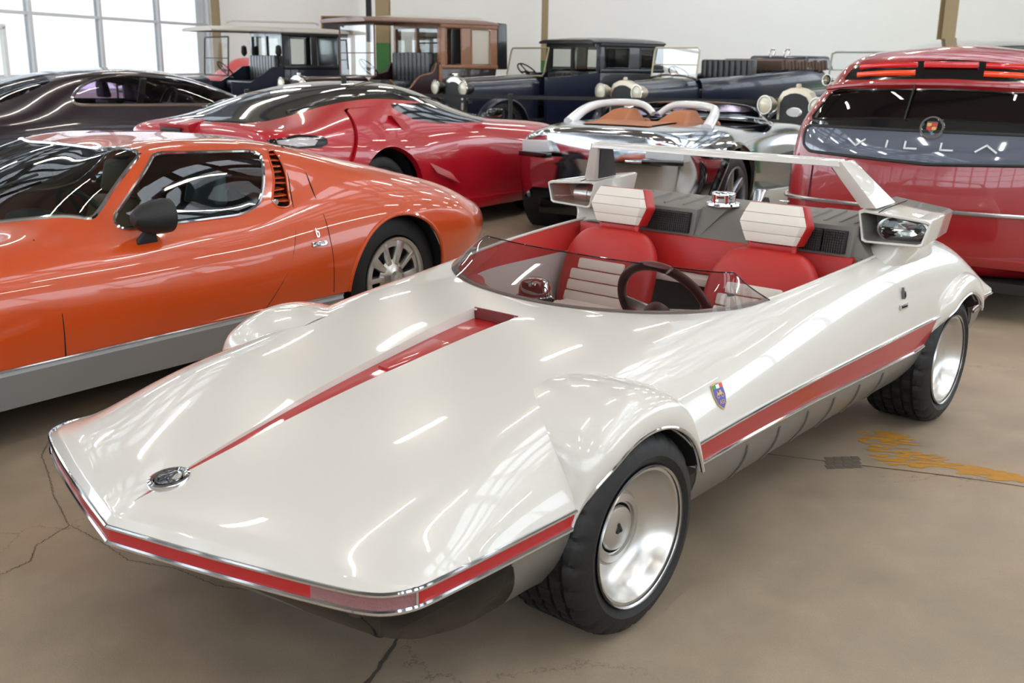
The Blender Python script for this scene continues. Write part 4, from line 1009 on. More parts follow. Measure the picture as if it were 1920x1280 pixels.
for u0 in (-1.0,1.25): B.arch(u0,.34,.28)
part('body_shell',B.m,M_LBLUE,LB,angle=50)
part('side_strip',tube(B.line([(-1.5,.62),(1.8,.62)],1,off=.004),.008),M_CHROME,LB)
for u0 in (-1.0,1.25):
    for sg in (1,-1): add_wheel(LB,u0,sg*.72,sg,.30,.2,.17,RM,None,me('tyre',wmesh(.30,.205,.17),M_TYRE))
simple_seat(LB,.0,.3,.3,M_DARKINT); part('interior_floor',box((0,0,.3),(2.2,1.2,.04)),M_DARKINT,LB)
# ================================================================ red concept coupe
M_REDC=mat('crimson_metallic_paint',(178,14,34),.3,coat=1.0,flake=.12)
M_BLKG=mat('black_canopy_glass',(14,15,17),.06,0,coat=1.0,spec=.9)
RC=thing('coupe','crimson wedge-shaped coupe with black glass roof in the middle of the hall','car',(-1.80,8.59,0),math.atan2(.838,.545))
B=Body([
[(-1.03,0,.86),(-1.03,.35,.86),(-1.03,.62,.84),(-1.02,.74,.78),(-1.0,.78,.62),(-.98,.74,.40)],
[(-.98,0,.93),(-.98,.35,.93),(-.98,.64,.91),(-.96,.80,.85),(-.94,.84,.64),(-.92,.80,.33)],
[(-.75,0,1.0),(-.75,.35,.99),(-.75,.60,.95),(-.75,.84,.86),(-.75,.90,.64),(-.75,.86,.26)],
[(-.35,0,1.10),(-.35,.35,1.085),(-.35,.58,1.03),(-.35,.83,.90),(-.35,.94,.66),(-.35,.88,.22)],
[(.1,0,1.19),(.1,.35,1.175),(.1,.58,1.10),(.1,.82,.93),(.1,.96,.66),(.1,.90,.18)],
[(.55,0,1.23),(.55,.35,1.21),(.55,.58,1.12),(.55,.82,.90),(.55,.94,.60),(.55,.88,.17)],
[(1.0,0,1.20),(1.0,.35,1.175),(1.0,.58,1.07),(1.0,.82,.88),(1.0,.92,.58),(1.0,.87,.17)],
[(1.5,0,1.07),(1.5,.35,1.04),(1.5,.60,.96),(1.5,.82,.86),(1.5,.91,.57),(1.5,.86,.17)],
[(2.0,0,.92),(2.0,.35,.91),(2.0,.60,.89),(2.0,.80,.84),(2.0,.92,.58),(2.0,.86,.17)],
[(2.6,0,.84),(2.6,.35,.84),(2.6,.60,.85),(2.6,.80,.80),(2.6,.94,.58),(2.6,.90,.18)],
[(3.1,0,.76),(3.1,.35,.76),(3.1,.58,.77),(3.1,.76,.71),(3.1,.86,.54),(3.1,.82,.22)],
[(3.6,0,.60),(3.57,.3,.60),(3.54,.5,.59),(3.48,.62,.54),(3.44,.68,.44),(3.42,.66,.28)]],6,7)
g,l=B.plan_poly([(2.02,0),(1.95,.35),(1.72,.62),(1.2,.62),(.55,.62),(-.2,.56),(-.80,.50),(-.93,.42),(-.95,0),(-.93,-.42),(-.80,-.50),(-.2,-.56),(.55,-.62),(1.2,-.62),(1.72,-.62),(1.95,-.35)],.03,.88)
part('glass_canopy',g,M_BLKG,RC,angle=60,label='black glass roof flowing into the rear screen')
for sg in (1,-1):
    g,l=B.side_poly([(.35,1.06),(.9,1.06),(1.72,.93),(1.62,.885),(.9,.895),(.55,.94)],sg,.01,.4); part('side_window',g,M_BLKG,RC,angle=60)
    part('roof_rail',tube(B.line([(-.55,1.02),(0,1.125),(.6,1.15),(1.2,1.08),(1.85,.92)],sg,off=.002),.010,n=6),M_GLOSSBLACK,RC)
    btr=[(-.42,.62),(-.13,1.04),(.16,1.05),(.30,.99),(1.08,.34),(1.02,.19),(-.45,.20)]
    g,l=B.side_poly(btr,sg,0,.45); g2,_,l2=cut(g,lambda V: -(np.hypot(V[:,0]-.05,V[:,2]-.36)-.40)); 
    part('haunch_panel',extr(g2,.035),M_REDC,RC,solid=.05,angle=25,label='raised faceted panel over the rear wheel')
    part('haunch_facet',hexa([(.30,sg*.80,.95),(.22,sg*.80,.98),(.62,sg*.955,.50),(.92,sg*.955,.42),(.33,sg*.86,.955),(.20,sg*.86,.985),(.60,sg*1.0,.52),(.95,sg*.985,.40)]),M_REDC,RC)
B.arch(.0,.40,.36); B.arch(2.66,.39,.36)
for s2 in (1,-1): 
    vt=sub('side_vent',RC); hs=[]
    for i in range(10):
        for j in range(4):
            q=B.at(2.20+.045*j-.012*i,.68-.032*i,s2); hs.append(box(tuple(q+[0,0,0]),(.026,.012,.018)))
    part('vent_holes',join(*hs),M_BLACK,vt,kind='stuff')
M_TLM=mat('tail_lamp_mesh',(176,172,176),.3,.5,coat=1,bump=1,bscale=120)
for sg in (1,-1):
    tl=sub('tail_lamp',RC)
    g,l=B.side_poly([(-1.01,.855),(-.80,.885),(-.56,.865),(-.53,.825),(-.62,.785),(-.85,.79),(-1.0,.82)],sg,.01,.3); part('lamp_surround',g,M_GLOSSBLACK,tl)
    g2,_,l2=cut(g,lambda V: sdf([(-.98,.85),(-.80,.868),(-.66,.855),(-.64,.825),(-.70,.805),(-.85,.805),(-.97,.825)],V[:,0],V[:,2])); part('lamp_lens',extr(g2,.006),M_TLM,tl)
part('rear_wing',hexa([(-1.05,.36,.85),(-1.05,.02,.85),(-.92,.02,.90),(-.92,.36,.90),(-1.08,.34,.93),(-1.08,.0,.93),(-.90,.0,.965),(-.90,.34,.965)],.015,3),M_REDC,RC)
part('wing_slot',box((-1.075,.20,.885),(.02,.22,.03),.008),M_BLACK,RC)
part('body_shell',B.m,M_REDC,RC,angle=40,solid=.005)
TC=me('tyre',wmesh(.345,.255,.25),M_TYRE); SP10=me('rim',alloy(.255,'spoke',10),mat('dark_alloy',(88,88,92),.35,.9),25)
for u0 in (0,2.66):
    for sg in (1,-1): add_wheel(RC,u0,sg*.92,sg,.345,.255,.25,SP10,None,TC); part('wheel_well',move(revolve([(.41,-.2),(.41,.12),(.02,.12)] if sg<0 else [(.41,.2),(.41,-.12),(.02,-.12)],28),(u0,sg*.72,.36)),M_BLACK,RC)
part('side_skirt',hexa([(.55,-.93,.15),(.55,-.80,.15),(2.25,-.80,.15),(2.25,-.94,.15),(.62,-.96,.26),(.62,-.80,.26),(2.2,-.80,.24),(2.2,-.955,.24)],.01),M_REDC,RC)
part('underbody',box((1.3,0,.16),(4.3,1.5,.10),.03),M_BLACK,RC)
part('aerial',box((.55,-.05,1.25),(.05,.02,.05),.006),M_BLACK,RC); part('camera_mirror',hexa([(1.55,-.90,.93),(1.55,-.82,.93),(1.70,-.82,.93),(1.70,-.90,.93),(1.57,-.93,1.0),(1.57,-.82,1.0),(1.68,-.82,1.0),(1.68,-.93,1.0)],.02,3),M_GLOSSBLACK,RC)
# ================================================================ polished aluminium barchetta
M_POL=mat('polished_aluminium_body',(205,210,216),.10,1.0,noise=.05,nscale=3)
M_BRN=mat('tan_leather',(166,98,54),.5,bump=.2,bscale=120)
SV=thing('open_sports_car','polished bare-metal open sports car with tan leather deck','car',(1.04,8.95,0),1.02)
B=Body([
[(-.74,0,.86),(-.74,.3,.86),(-.72,.5,.83),(-.68,.62,.74),(-.66,.66,.62),(-.68,.62,.40)],
[(-.70,0,.90),(-.70,.3,.895),(-.68,.55,.86),(-.64,.71,.77),(-.60,.76,.60),(-.62,.72,.34)],
[(-.5,0,.92),(-.5,.3,.915),(-.5,.6,.885),(-.5,.79,.80),(-.5,.86,.62),(-.5,.80,.28)],
[(0,0,.925),(0,.3,.93),(0,.6,.92),(0,.80,.86),(0,.93,.64),(0,.86,.22)],
[(.5,0,.92),(.5,.3,.925),(.5,.6,.905),(.5,.78,.84),(.5,.88,.58),(.5,.82,.18)],
[(1.1,0,.90),(1.1,.3,.90),(1.1,.6,.875),(1.1,.77,.81),(1.1,.84,.55),(1.1,.80,.17)],
[(1.7,0,.90),(1.7,.3,.895),(1.7,.6,.875),(1.7,.78,.82),(1.7,.86,.56),(1.7,.82,.17)],
[(2.3,0,.85),(2.3,.3,.84),(2.3,.6,.85),(2.3,.80,.80),(2.3,.91,.58),(2.3,.86,.2)],
[(2.8,0,.74),(2.8,.3,.74),(2.78,.55,.74),(2.76,.72,.67),(2.74,.80,.52),(2.72,.76,.24)],
[(3.05,0,.58),(3.02,.3,.58),(2.98,.5,.56),(2.92,.6,.50),(2.88,.64,.42),(2.88,.62,.28)]],6,7)
g,l=B.plan_poly([(-.46,.30),(-.46,-.30),(.15,-.34),(.15,.34)],.03,.8); part('leather_deck',(g[0]+[0,0,.008],g[1]),M_BRN,SV,label='flat tan leather deck'); 
B.plan_poly([(.16,.60),(.16,-.60),(1.45,-.62),(1.62,-.5),(1.62,.5),(1.45,.62)],.08,.8)
for sg in (1,-1):
    g,l=B.side_poly([(.42,.60),(2.6,.66),(2.6,.14),(.42,.14)],sg,0,.4); part('dark_side_panel',g,M_GLOSSBLACK,SV,label='glossy black lower side')
_,l=B.arch(0,.42,.36); [part('arch_lip',edge_tube([x],.035,.03,8),M_GLOSSBLACK,SV,label='broad black wheel arch lip') for x in l if len(x[0])>12]; B.arch(2.45,.40,.36)
g,l=B.end_poly([(-.22,.64),(-.60,.66),(-.60,.60),(-.22,.58)],umax=-.3,r=.02); part('number_plate_slot',g,M_BLACK,SV)
part('slot_bar',box((-.735,-.36,.665),(.02,.22,.02),.004),M_CHROME,SV)
part('body_shell',B.m,M_POL,SV,angle=45,solid=.005)
for sg in (1,-1):
    part('tail_lamp',hexa([(-.755,sg*.42,.70),(-.70,sg*.72,.68),(-.55,sg*.76,.68),(-.60,sg*.42,.70),(-.76,sg*.44,.795),(-.70,sg*.72,.785),(-.55,sg*.76,.775),(-.60,sg*.44,.81)],.012),mat('white_lamp_lens',(215,220,222),.15,coat=1),SV); part('tail_lamp_surround',box((-.74,sg*.57,.675),(.08,.32,.04),.005,rz=-sg*.3),M_GLOSSBLACK,SV)  # gloss black part of the lamp surround, below the white lens
    hoop=spl(np.array([(-.05,sg*.64,.90),(.22,sg*.60,1.02),(.34,sg*.50,1.06),(.38,sg*.28,1.075),(.40,sg*.12,1.05),(.38,sg*.03,.985)]),6)
    part('roll_hoop',tube(hoop,np.interp(np.linspace(0,1,len(hoop)),[0,.4,1],[.05,.032,.028]),n=10),mat('pearl_white_trim',(228,230,230),.25,coat=1),SV,angle=60)
    part('head_fairing',hexa([(.0,sg*.44,.91),(.0,sg*.12,.91),(.45,sg*.12,.91),(.45,sg*.44,.91),(.25,sg*.36,1.02),(.25,sg*.20,1.02),(.42,sg*.20,1.03),(.42,sg*.36,1.03)],.03,3),M_BRN,SV,angle=60)
    simple_seat(SV,.75,sg*.33,.32,M_BRN,False)
    part('mirror',move(revolve([(0,-.02),(.05,-.018),(.055,.02),(.0,.03)],20,ax=0),(1.62,sg*.84,.99),s=(1,1.3,.8)),mat('pearl_white_trim',(228,230,230),.25),SV)
part('cockpit_tub',box((.9,0,.30),(1.5,1.2,.04)),M_DARKINT,SV); part('cockpit_side',join(box((.9,.60,.60),(1.5,.03,.55)),box((.9,-.60,.60),(1.5,.03,.55)),box((1.6,0,.6),(.03,1.2,.52)),box((.18,0,.6),(.03,1.2,.55))),M_DARKINT,SV)
vb=np.array([(1.22,-.76,.87),(1.55,-.66,.885),(1.82,-.40,.90),(1.9,0,.905),(1.82,.40,.90),(1.55,.66,.885),(1.22,.76,.87)]); vt=np.array([(1.10,-.70,.96),(1.28,-.58,1.02),(1.40,-.35,1.05),(1.44,0,1.06),(1.40,.35,1.05),(1.28,.58,1.02),(1.10,.70,.96)])
a_,b_=spl(vb,5),spl(vt,5); s_=np.linspace(0,1,5)[None,:,None]; part('windscreen',grid(a_[:,None]*(1-s_)+b_[:,None]*s_),M_GLASSP,SV); part('windscreen_frame',tube(b_,.010),M_CHROME,SV); part('windscreen_base',tube(a_,.010),M_CHROME,SV)
simple_steer(SV,1.25,.33,.84,.17)
T20=me('tyre',wmesh(.35,.26,.28),M_TYRE); SP5=me('rim',alloy(.262,'spoke',5),mat('grey_alloy',(150,150,154),.3,.9),25)
for u0 in (0,2.45):
    for sg in (1,-1): add_wheel(SV,u0,sg*.90,sg,.35,.262,.28,SP5,None,T20); part('wheel_well',move(revolve([(.43,-.2),(.43,.12),(.02,.12)] if sg<0 else [(.43,.2),(.43,-.12),(.02,-.12)],28),(u0,sg*.68,.36)),M_BLACK,SV)
part('side_scoop',hexa([(.45,-.93,.14),(.45,-.80,.14),(1.5,-.80,.14),(1.5,-.93,.14),(.62,-.96,.37),(.62,-.80,.37),(1.4,-.80,.33),(1.4,-.95,.33)],.02,3),M_POL,SV)
part('scoop_opening',prism([(.50,.17),(.76,.17),(.66,.30)],-.975,-.90,ax=1),M_BLACK,SV)
part('diffuser',box((-.55,0,.25),(.3,1.1,.12),.02),M_GLOSSBLACK,SV)
# ================================================================ tall red people carrier seen from behind
M_REDV=mat('deep_red_metallic_paint',(150,20,26),.3,coat=1.0,flake=.10)
VX=Car0=None
VL=thing('people_carrier','tall deep red car seen from behind, crest and letters on its glass tailgate','car',(1.77+.80*.835,6.54-.80*.55,0),math.atan2(.835,.55))
B=Body([
[(-.02,0,.24),(-.0,.35,.24),(.08,.6,.24),(.16,.74,.25),(.3,.80,.26),(.5,.82,.26)],
[(-.08,0,.32),(-.06,.4,.32),(.0,.66,.32),(.10,.82,.33),(.28,.89,.34),(.5,.90,.34)],
[(-.10,0,.60),(-.08,.4,.60),(-.01,.70,.60),(.09,.86,.60),(.28,.92,.60),(.5,.93,.6)],
[(-.07,0,.90),(-.05,.4,.90),(.01,.68,.90),(.10,.84,.90),(.28,.91,.90),(.5,.92,.9)],
[(.0,0,1.10),(.02,.38,1.10),(.06,.62,1.10),(.14,.79,1.10),(.30,.87,1.08),(.5,.88,1.08)],
[(.10,0,1.30),(.11,.36,1.30),(.15,.56,1.29),(.22,.70,1.27),(.34,.79,1.22),(.5,.82,1.2)],
[(.15,0,1.34),(.16,.36,1.335),(.20,.55,1.325),(.27,.68,1.30),(.38,.77,1.25),(.5,.81,1.22)],
[(.26,0,1.47),(.27,.36,1.46),(.31,.54,1.44),(.37,.66,1.40),(.44,.74,1.33),(.5,.78,1.26)],
[(.9,0,1.55),(.9,.36,1.50),(.9,.54,1.485),(.9,.66,1.44),(.9,.75,1.35),(.9,.82,1.25)],
],6,8)
# front continuation of the carrier
B2=Body([
[(.5,0,1.50),(.5,.36,1.49),(.5,.60,1.44),(.5,.74,1.30),(.5,.88,1.02),(.5,.93,.6),(.5,.82,.26)],
[(.9,0,1.56),(.9,.36,1.55),(.9,.62,1.46),(.9,.76,1.30),(.9,.90,1.00),(.9,.95,.6),(.9,.86,.24)],
[(1.8,0,1.62),(1.8,.36,1.61),(1.8,.64,1.50),(1.8,.77,1.33),(1.8,.90,.98),(1.8,.95,.6),(1.8,.88,.22)],
[(2.7,0,1.50),(2.7,.36,1.49),(2.7,.62,1.42),(2.7,.76,1.25),(2.7,.90,.94),(2.7,.95,.58),(2.7,.88,.22)],
[(3.4,0,1.22),(3.4,.36,1.20),(3.4,.62,1.13),(3.4,.78,1.02),(3.4,.89,.90),(3.4,.94,.56),(3.4,.87,.22)],
[(4.1,0,.95),(4.1,.36,.94),(4.1,.6,.92),(4.1,.76,.86),(4.1,.86,.75),(4.1,.88,.5),(4.1,.82,.24)],
[(4.5,0,.80),(4.47,.3,.79),(4.42,.5,.76),(4.36,.62,.70),(4.32,.70,.6),(4.3,.72,.45),(4.3,.68,.28)]],5,6)
def vcut(p,r=0.02): return B.end_poly(p,umax=.42,r=r)
GL=[(.80,.98),(.79,.93),(.74,.895),(0,.865),(-.74,.895),(-.79,.93),(-.80,.98),(-.79,1.05),(0,1.05),(.79,1.05)]
g,l=vcut(GL,.01); part('tailgate_glass',g,mat('grey_tailgate_glass',(104,110,124),.05,.2,coat=1,spec=.9),VL,angle=60); part('glass_seal',edge_tube(l,.010),M_BLACK,VL)
g,l=vcut([(.79,1.055),(0,1.055),(-.79,1.055),(-.78,1.08),(-.4,1.105),(0,1.115),(.4,1.105),(.78,1.08)],0); part('dark_band',g,M_BLKG,VL,angle=60)
g,l=vcut([(.78,1.085),(.4,1.11),(0,1.12),(-.4,1.11),(-.78,1.085),(-.66,1.265),(0,1.285),(.66,1.265)],.01); part('rear_window',g,M_GLASSD,VL,angle=60); part('window_seal',edge_tube(l,.008),M_GLOSSBLACK,VL)
g,l=B.take(lambda V: np.where((V[:,0]>.12)&(V[:,0]<.6),sdf([(.64,1.325),(0,1.345),(-.64,1.325),(-.58,1.42),(0,1.455),(.58,1.42)],V[:,1],V[:,2],.01),1.0)); 
part('lamp_recess',g,M_GLOSSBLACK,VL)
part('body_shell',B.m,M_REDV,VL,angle=45,solid=.005)
g,l=B2.plan_poly([(.62,.55),(2.3,.58),(2.3,-.58),(.62,-.55)],.05,1.2); part('glass_roof',g,mat('roof_glass_grey',(90,96,100),.06,coat=1),VL)
g,l=B2.plan_poly([(2.5,.60),(3.5,.66),(3.62,0),(3.5,-.66),(2.5,-.60)],.05,.9); part('windscreen',g,M_GLASSD,VL)
for sg in (1,-1):
    g,l=B2.side_poly([(.6,1.02),(.65,1.32),(2.6,1.34),(3.2,1.03),(2,1.0)],sg,.03,.5); part('side_window',g,M_GLASSD,VL)
for u0 in (.95,3.75): B2.arch(u0,.42,.36)
part('front_body',B2.m,M_REDV,VL,angle=45,solid=.005)
for u0 in (.95,3.75):
    for sg in (1,-1): add_wheel(VL,u0,sg*.90,sg,.36,.27,.25,SP5,None,me('tyre',wmesh(.36,.275,.25),M_TYRE))
lm=mat('red_light_bar',(190,20,22),.25,coat=1,emit=(200,15,15),es=.25); lo_=mat('orange_light_bar',(214,64,20),.25,coat=1,emit=(220,60,10),es=.25)
def rb_(w): return np.interp(w,[1.34,1.47],[.14,.25])
for k,(w_,mm) in enumerate(((1.372,lo_),(1.418,lm))):
    for sg in (1,-1): part('light_bar',tube(np.array([(rb_(w_)+.0,sg*.19,w_+.005),(rb_(w_)+.01,sg*.36,w_),(rb_(w_)+.05,sg*.54,w_-.014)]),.017,n=8,flat=.6),mm,VL)
part('centre_light_bar',box((.20,0,1.425),(.03,.30,.035),.006),lm,VL)
part('roof_spoiler',tube(spl(np.array([(.16,.70,1.275),(.10,.5,1.30),(.085,0,1.315),(.10,-.5,1.30),(.16,-.70,1.275)]),8),.016,n=8),M_REDV,VL)
stv=spl(np.array([(.5,.945,.605),(.28,.935,.605),(.09,.875,.605),(-.01,.715,.605),(-.085,.4,.605),(-.105,0,.605),(-.085,-.4,.605),(-.01,-.715,.605),(.09,-.875,.605)]),6)
part('chrome_strip',tube(stv,.013,n=8),mat('satin_chrome',(200,202,204),.25,1),VL)
part('lower_bumper',hexa([(-.08,-.66,.30),(-.08,.66,.30),(.4,.80,.22),(.4,-.80,.22),(-.10,-.68,.36),(-.10,.68,.36),(.4,.82,.34),(.4,-.82,.34)],.02),M_REDV,VL)
for vv in (.62,-.62): part('panel_gap',tube(np.array([(.0+.003,vv*1.13,.86),(-.018+.002,vv*1.14,.61)])+[0,0,0],.003),M_GAP,VL)
def back_frame(m,v,w_,off=.006):
    d=(B.T[:,1]-v)**2+(B.T[:,2]-w_)**2+(B.T[:,0]>.4)*9; p=B.T[np.argmin(d)]; d2=(B.T[:,1]-v)**2+(B.T[:,2]-w_-.06)**2+(B.T[:,0]>.4)*9; p2=B.T[np.argmin(d2)]
    y=p2-p; y[1]=0; y/=np.linalg.norm(y); x=np.array([0,-1.,0]); n=np.cross(x,y); vv=np.asarray(m[0]); 
    return vv[:,:1]*x+vv[:,1:2]*y+vv[:,2:]*n+np.array([p[0],v,w_])+n*off,m[1]
cr=sub('crest_badge',VL)
part('wreath',back_frame(revolve([(.052,0),(.056,.012),(.066,.012),(.070,0)],32,ax=2),0.02,1.068),M_CHROME,cr)
shc=[(-.030,.034),(.030,.034),(.030,-.008),(.0,-.036),(-.030,-.008)]
part('crest',back_frame(prism(shc,0,.010,ax=2),0.02,1.068),M_CHROME,cr)
for i,(x,y,mm) in enumerate(((-.015,.015,M_GOLD),(.014,.015,M_RE),(-.014,-.007,M_RE),(.013,-.007,M_GOLD),(0,.004,M_BLACK))): part('crest_field',back_frame(box((x,y,.011),(.024,.018 if i<4 else .004,.004)),0.02,1.068),mm,cr)
# spaced letters on the glass
letters=sub('tailgate_lettering',VL)
def stroke(a,b,w_=.010): 
    a=np.array(a);b=np.array(b); c=(a+b)/2; L=np.linalg.norm(b-a); return box((c[0],c[1],.003),(L+w_*.6,w_,.005),rz=math.atan2(b[1]-a[1],b[0]-a[0]))
for x0,st in ((.42,[((-.05,.02),(0,-.02)),((0,-.02),(.05,.02))]),(.235,[((0,.02),(-.003,-.02))]),(.10,[((-.03,.02),(-.032,-.02)),((-.032,-.02),(.035,-.02))]),(-.10,[((-.03,.02),(-.032,-.02)),((-.032,-.02),(.035,-.02))]),(-.31,[((-.055,-.02),(0,.02)),((0,.02),(.055,-.02))])):
    part('letter',back_frame(join(*[stroke(a,b) for a,b in st]),x0+.02,.965,.008),mat('satin_letters',(225,228,230),.4,.5),letters)
part('wiper',back_frame(join(stroke((-.02,-.0),(-.0,.21),.008)),.16,1.11,.012),M_BLACK,VL)
part('underside',box((.5,0,.20),(1.2,1.5,.06)),M_BLACK,VL); part('inner_floor',box((1.5,0,.5),(3,1.6,.05)),M_DARKINT,VL)
for sg in (1,-1): simple_seat(VL,1.5,sg*.4,.55,M_DARKINT)
# ================================================================ dark purple saloon
M_PURP=mat('aubergine_metallic_paint',(26,6,24),.25,coat=1.0)
PU=thing('saloon','dark aubergine saloon parked along the tall windows','car',(-4.3,10.6,0),math.atan2(.66,.75))
B=Body([
[(-2.3,0,.72),(-2.3,.4,.72),(-2.28,.62,.70),(-2.24,.74,.62),(-2.2,.78,.5),(-2.2,.74,.25)],
[(-2.15,0,.90),(-2.15,.4,.90),(-2.13,.66,.87),(-2.1,.80,.76),(-2.08,.86,.55),(-2.08,.82,.22)],
[(-1.6,0,.96),(-1.6,.4,.95),(-1.6,.68,.91),(-1.6,.84,.78),(-1.6,.91,.55),(-1.6,.86,.2)],
[(-1.2,0,1.02),(-1.2,.38,1.0),(-1.2,.66,.925),(-1.2,.84,.80),(-1.2,.92,.56),(-1.2,.87,.2)],
[(-.8,0,1.15),(-.8,.38,1.13),(-.8,.62,1.02),(-.8,.84,.83),(-.8,.93,.56),(-.8,.88,.2)],
[(-.3,0,1.26),(-.3,.38,1.245),(-.3,.60,1.18),(-.3,.80,.90),(-.3,.92,.60),(-.3,.88,.2)],
[(.3,0,1.30),(.3,.38,1.285),(.3,.60,1.22),(.3,.80,.90),(.3,.92,.60),(.3,.88,.2)],
[(.9,0,1.23),(.9,.38,1.21),(.9,.60,1.14),(.9,.80,.90),(.9,.92,.60),(.9,.88,.2)],
[(1.5,0,1.02),(1.5,.38,1.0),(1.5,.62,.95),(1.5,.80,.87),(1.5,.92,.60),(1.5,.88,.2)],
[(1.9,0,.93),(1.9,.38,.92),(1.9,.64,.90),(1.9,.80,.83),(1.9,.92,.60),(1.9,.88,.2)],
[(2.6,0,.84),(2.58,.35,.84),(2.55,.6,.80),(2.5,.74,.72),(2.48,.82,.5),(2.48,.78,.25)]],5,6)
for sg in (1,-1):
    g,l=B.side_poly([(-.42,.965),(-.33,1.10),(-.12,1.20),(.3,1.235),(.75,1.195),(1.15,1.07),(1.45,.955)],sg,.02,.4); part('side_window',g,M_GLASSP,PU,angle=60); part('window_chrome',edge_tube(l,.014),M_CHROME,PU)
g,l=B.plan_poly([(-.50,.54),(-1.15,.63),(-1.25,0),(-1.15,-.63),(-.50,-.54),(-.46,0)],.03,.9); part('rear_window',g,M_GLASSP,PU,angle=60)
g,l=B.plan_poly([(.95,.54),(1.58,.64),(1.72,0),(1.58,-.64),(.95,-.54),(.98,0)],.03,.9); part('windscreen',g,M_GLASSP,PU,angle=60)
for u0 in (-1.45,1.45): B.arch(u0,.38,.34)
part('body_shell',B.m,M_PURP,PU,angle=45,solid=.005)
for u0 in (-1.45,1.45):
    for sg in (1,-1): add_wheel(PU,u0,sg*.88,sg,.35,.26,.24,SP5,None,T20)
part('inner_floor',box((.3,0,.3),(3,1.6,.04)),M_DARKINT,PU); part('dashboard',box((1.3,0,.85),(.4,1.4,.12),.04),M_DARKINT,PU)
for sg in (1,-1): simple_seat(PU,.55,sg*.38,.35,M_DARKINT); simple_seat(PU,-.35,sg*.38,.35,M_DARKINT)
simple_steer(PU,1.0,.38,.92); part('pillar',box((.28,-.70,1.05),(.06,.03,.35),.005,rx=.5),M_BLACK,PU)
# ================================================================ veteran cars along the far wall
M_VBLK=mat('aged_black_enamel',(26,27,30),.32,coat=.5,noise=.25,nscale=6); M_VNAVY=mat('aged_navy_enamel',(20,26,46),.3,coat=.6,noise=.25,nscale=5)
M_VMAR=mat('dark_maroon_enamel',(46,20,24),.3,coat=.6); M_WOOD=mat('varnished_wood',(146,98,66),.4,coat=.4,noise=.25,nscale=25)
M_NICK=mat('nickel_plate',(200,196,186),.2,1.0); M_BRASSL=mat('lamp_lens_cream',(226,222,200),.15,coat=1)
M_LEATH=mat('buttoned_black_leather',(34,32,32),.4,coat=.2); M_ROOFG=mat('grey_roof_cloth',(196,192,184),.7)
M_SPK=mat('painted_spokes',(40,40,44),.5); M_BUFF=mat('buff_window_blind',(206,200,184),.8)
TV=me('tyre',wmesh(.40,.31,.13,36),M_TYRE); WV=me('rim',alloy(.31,'wire',12),M_SPK,25)
YV=math.atan2(-.6,-.8)
def fender(T,u0,v0,a0,a1,mt,R=.47,wd=.22):
    th=np.radians(np.linspace(a0,a1,18)); rows=[]
    for a in th: rows.append([(u0+(R-.03)*math.cos(a),v0-wd/2,.40+(R-.03)*math.sin(a)),(u0+R*math.cos(a),v0-wd/2+.02,.40+R*math.sin(a)),(u0+(R+.02)*math.cos(a),v0,.40+(R+.02)*math.sin(a)),(u0+R*math.cos(a),v0+wd/2-.02,.40+R*math.sin(a)),(u0+(R-.03)*math.cos(a),v0+wd/2,.40+(R-.03)*math.sin(a))])
    part('mudguard',grid(np.array(rows)),mt,T,solid=.008)
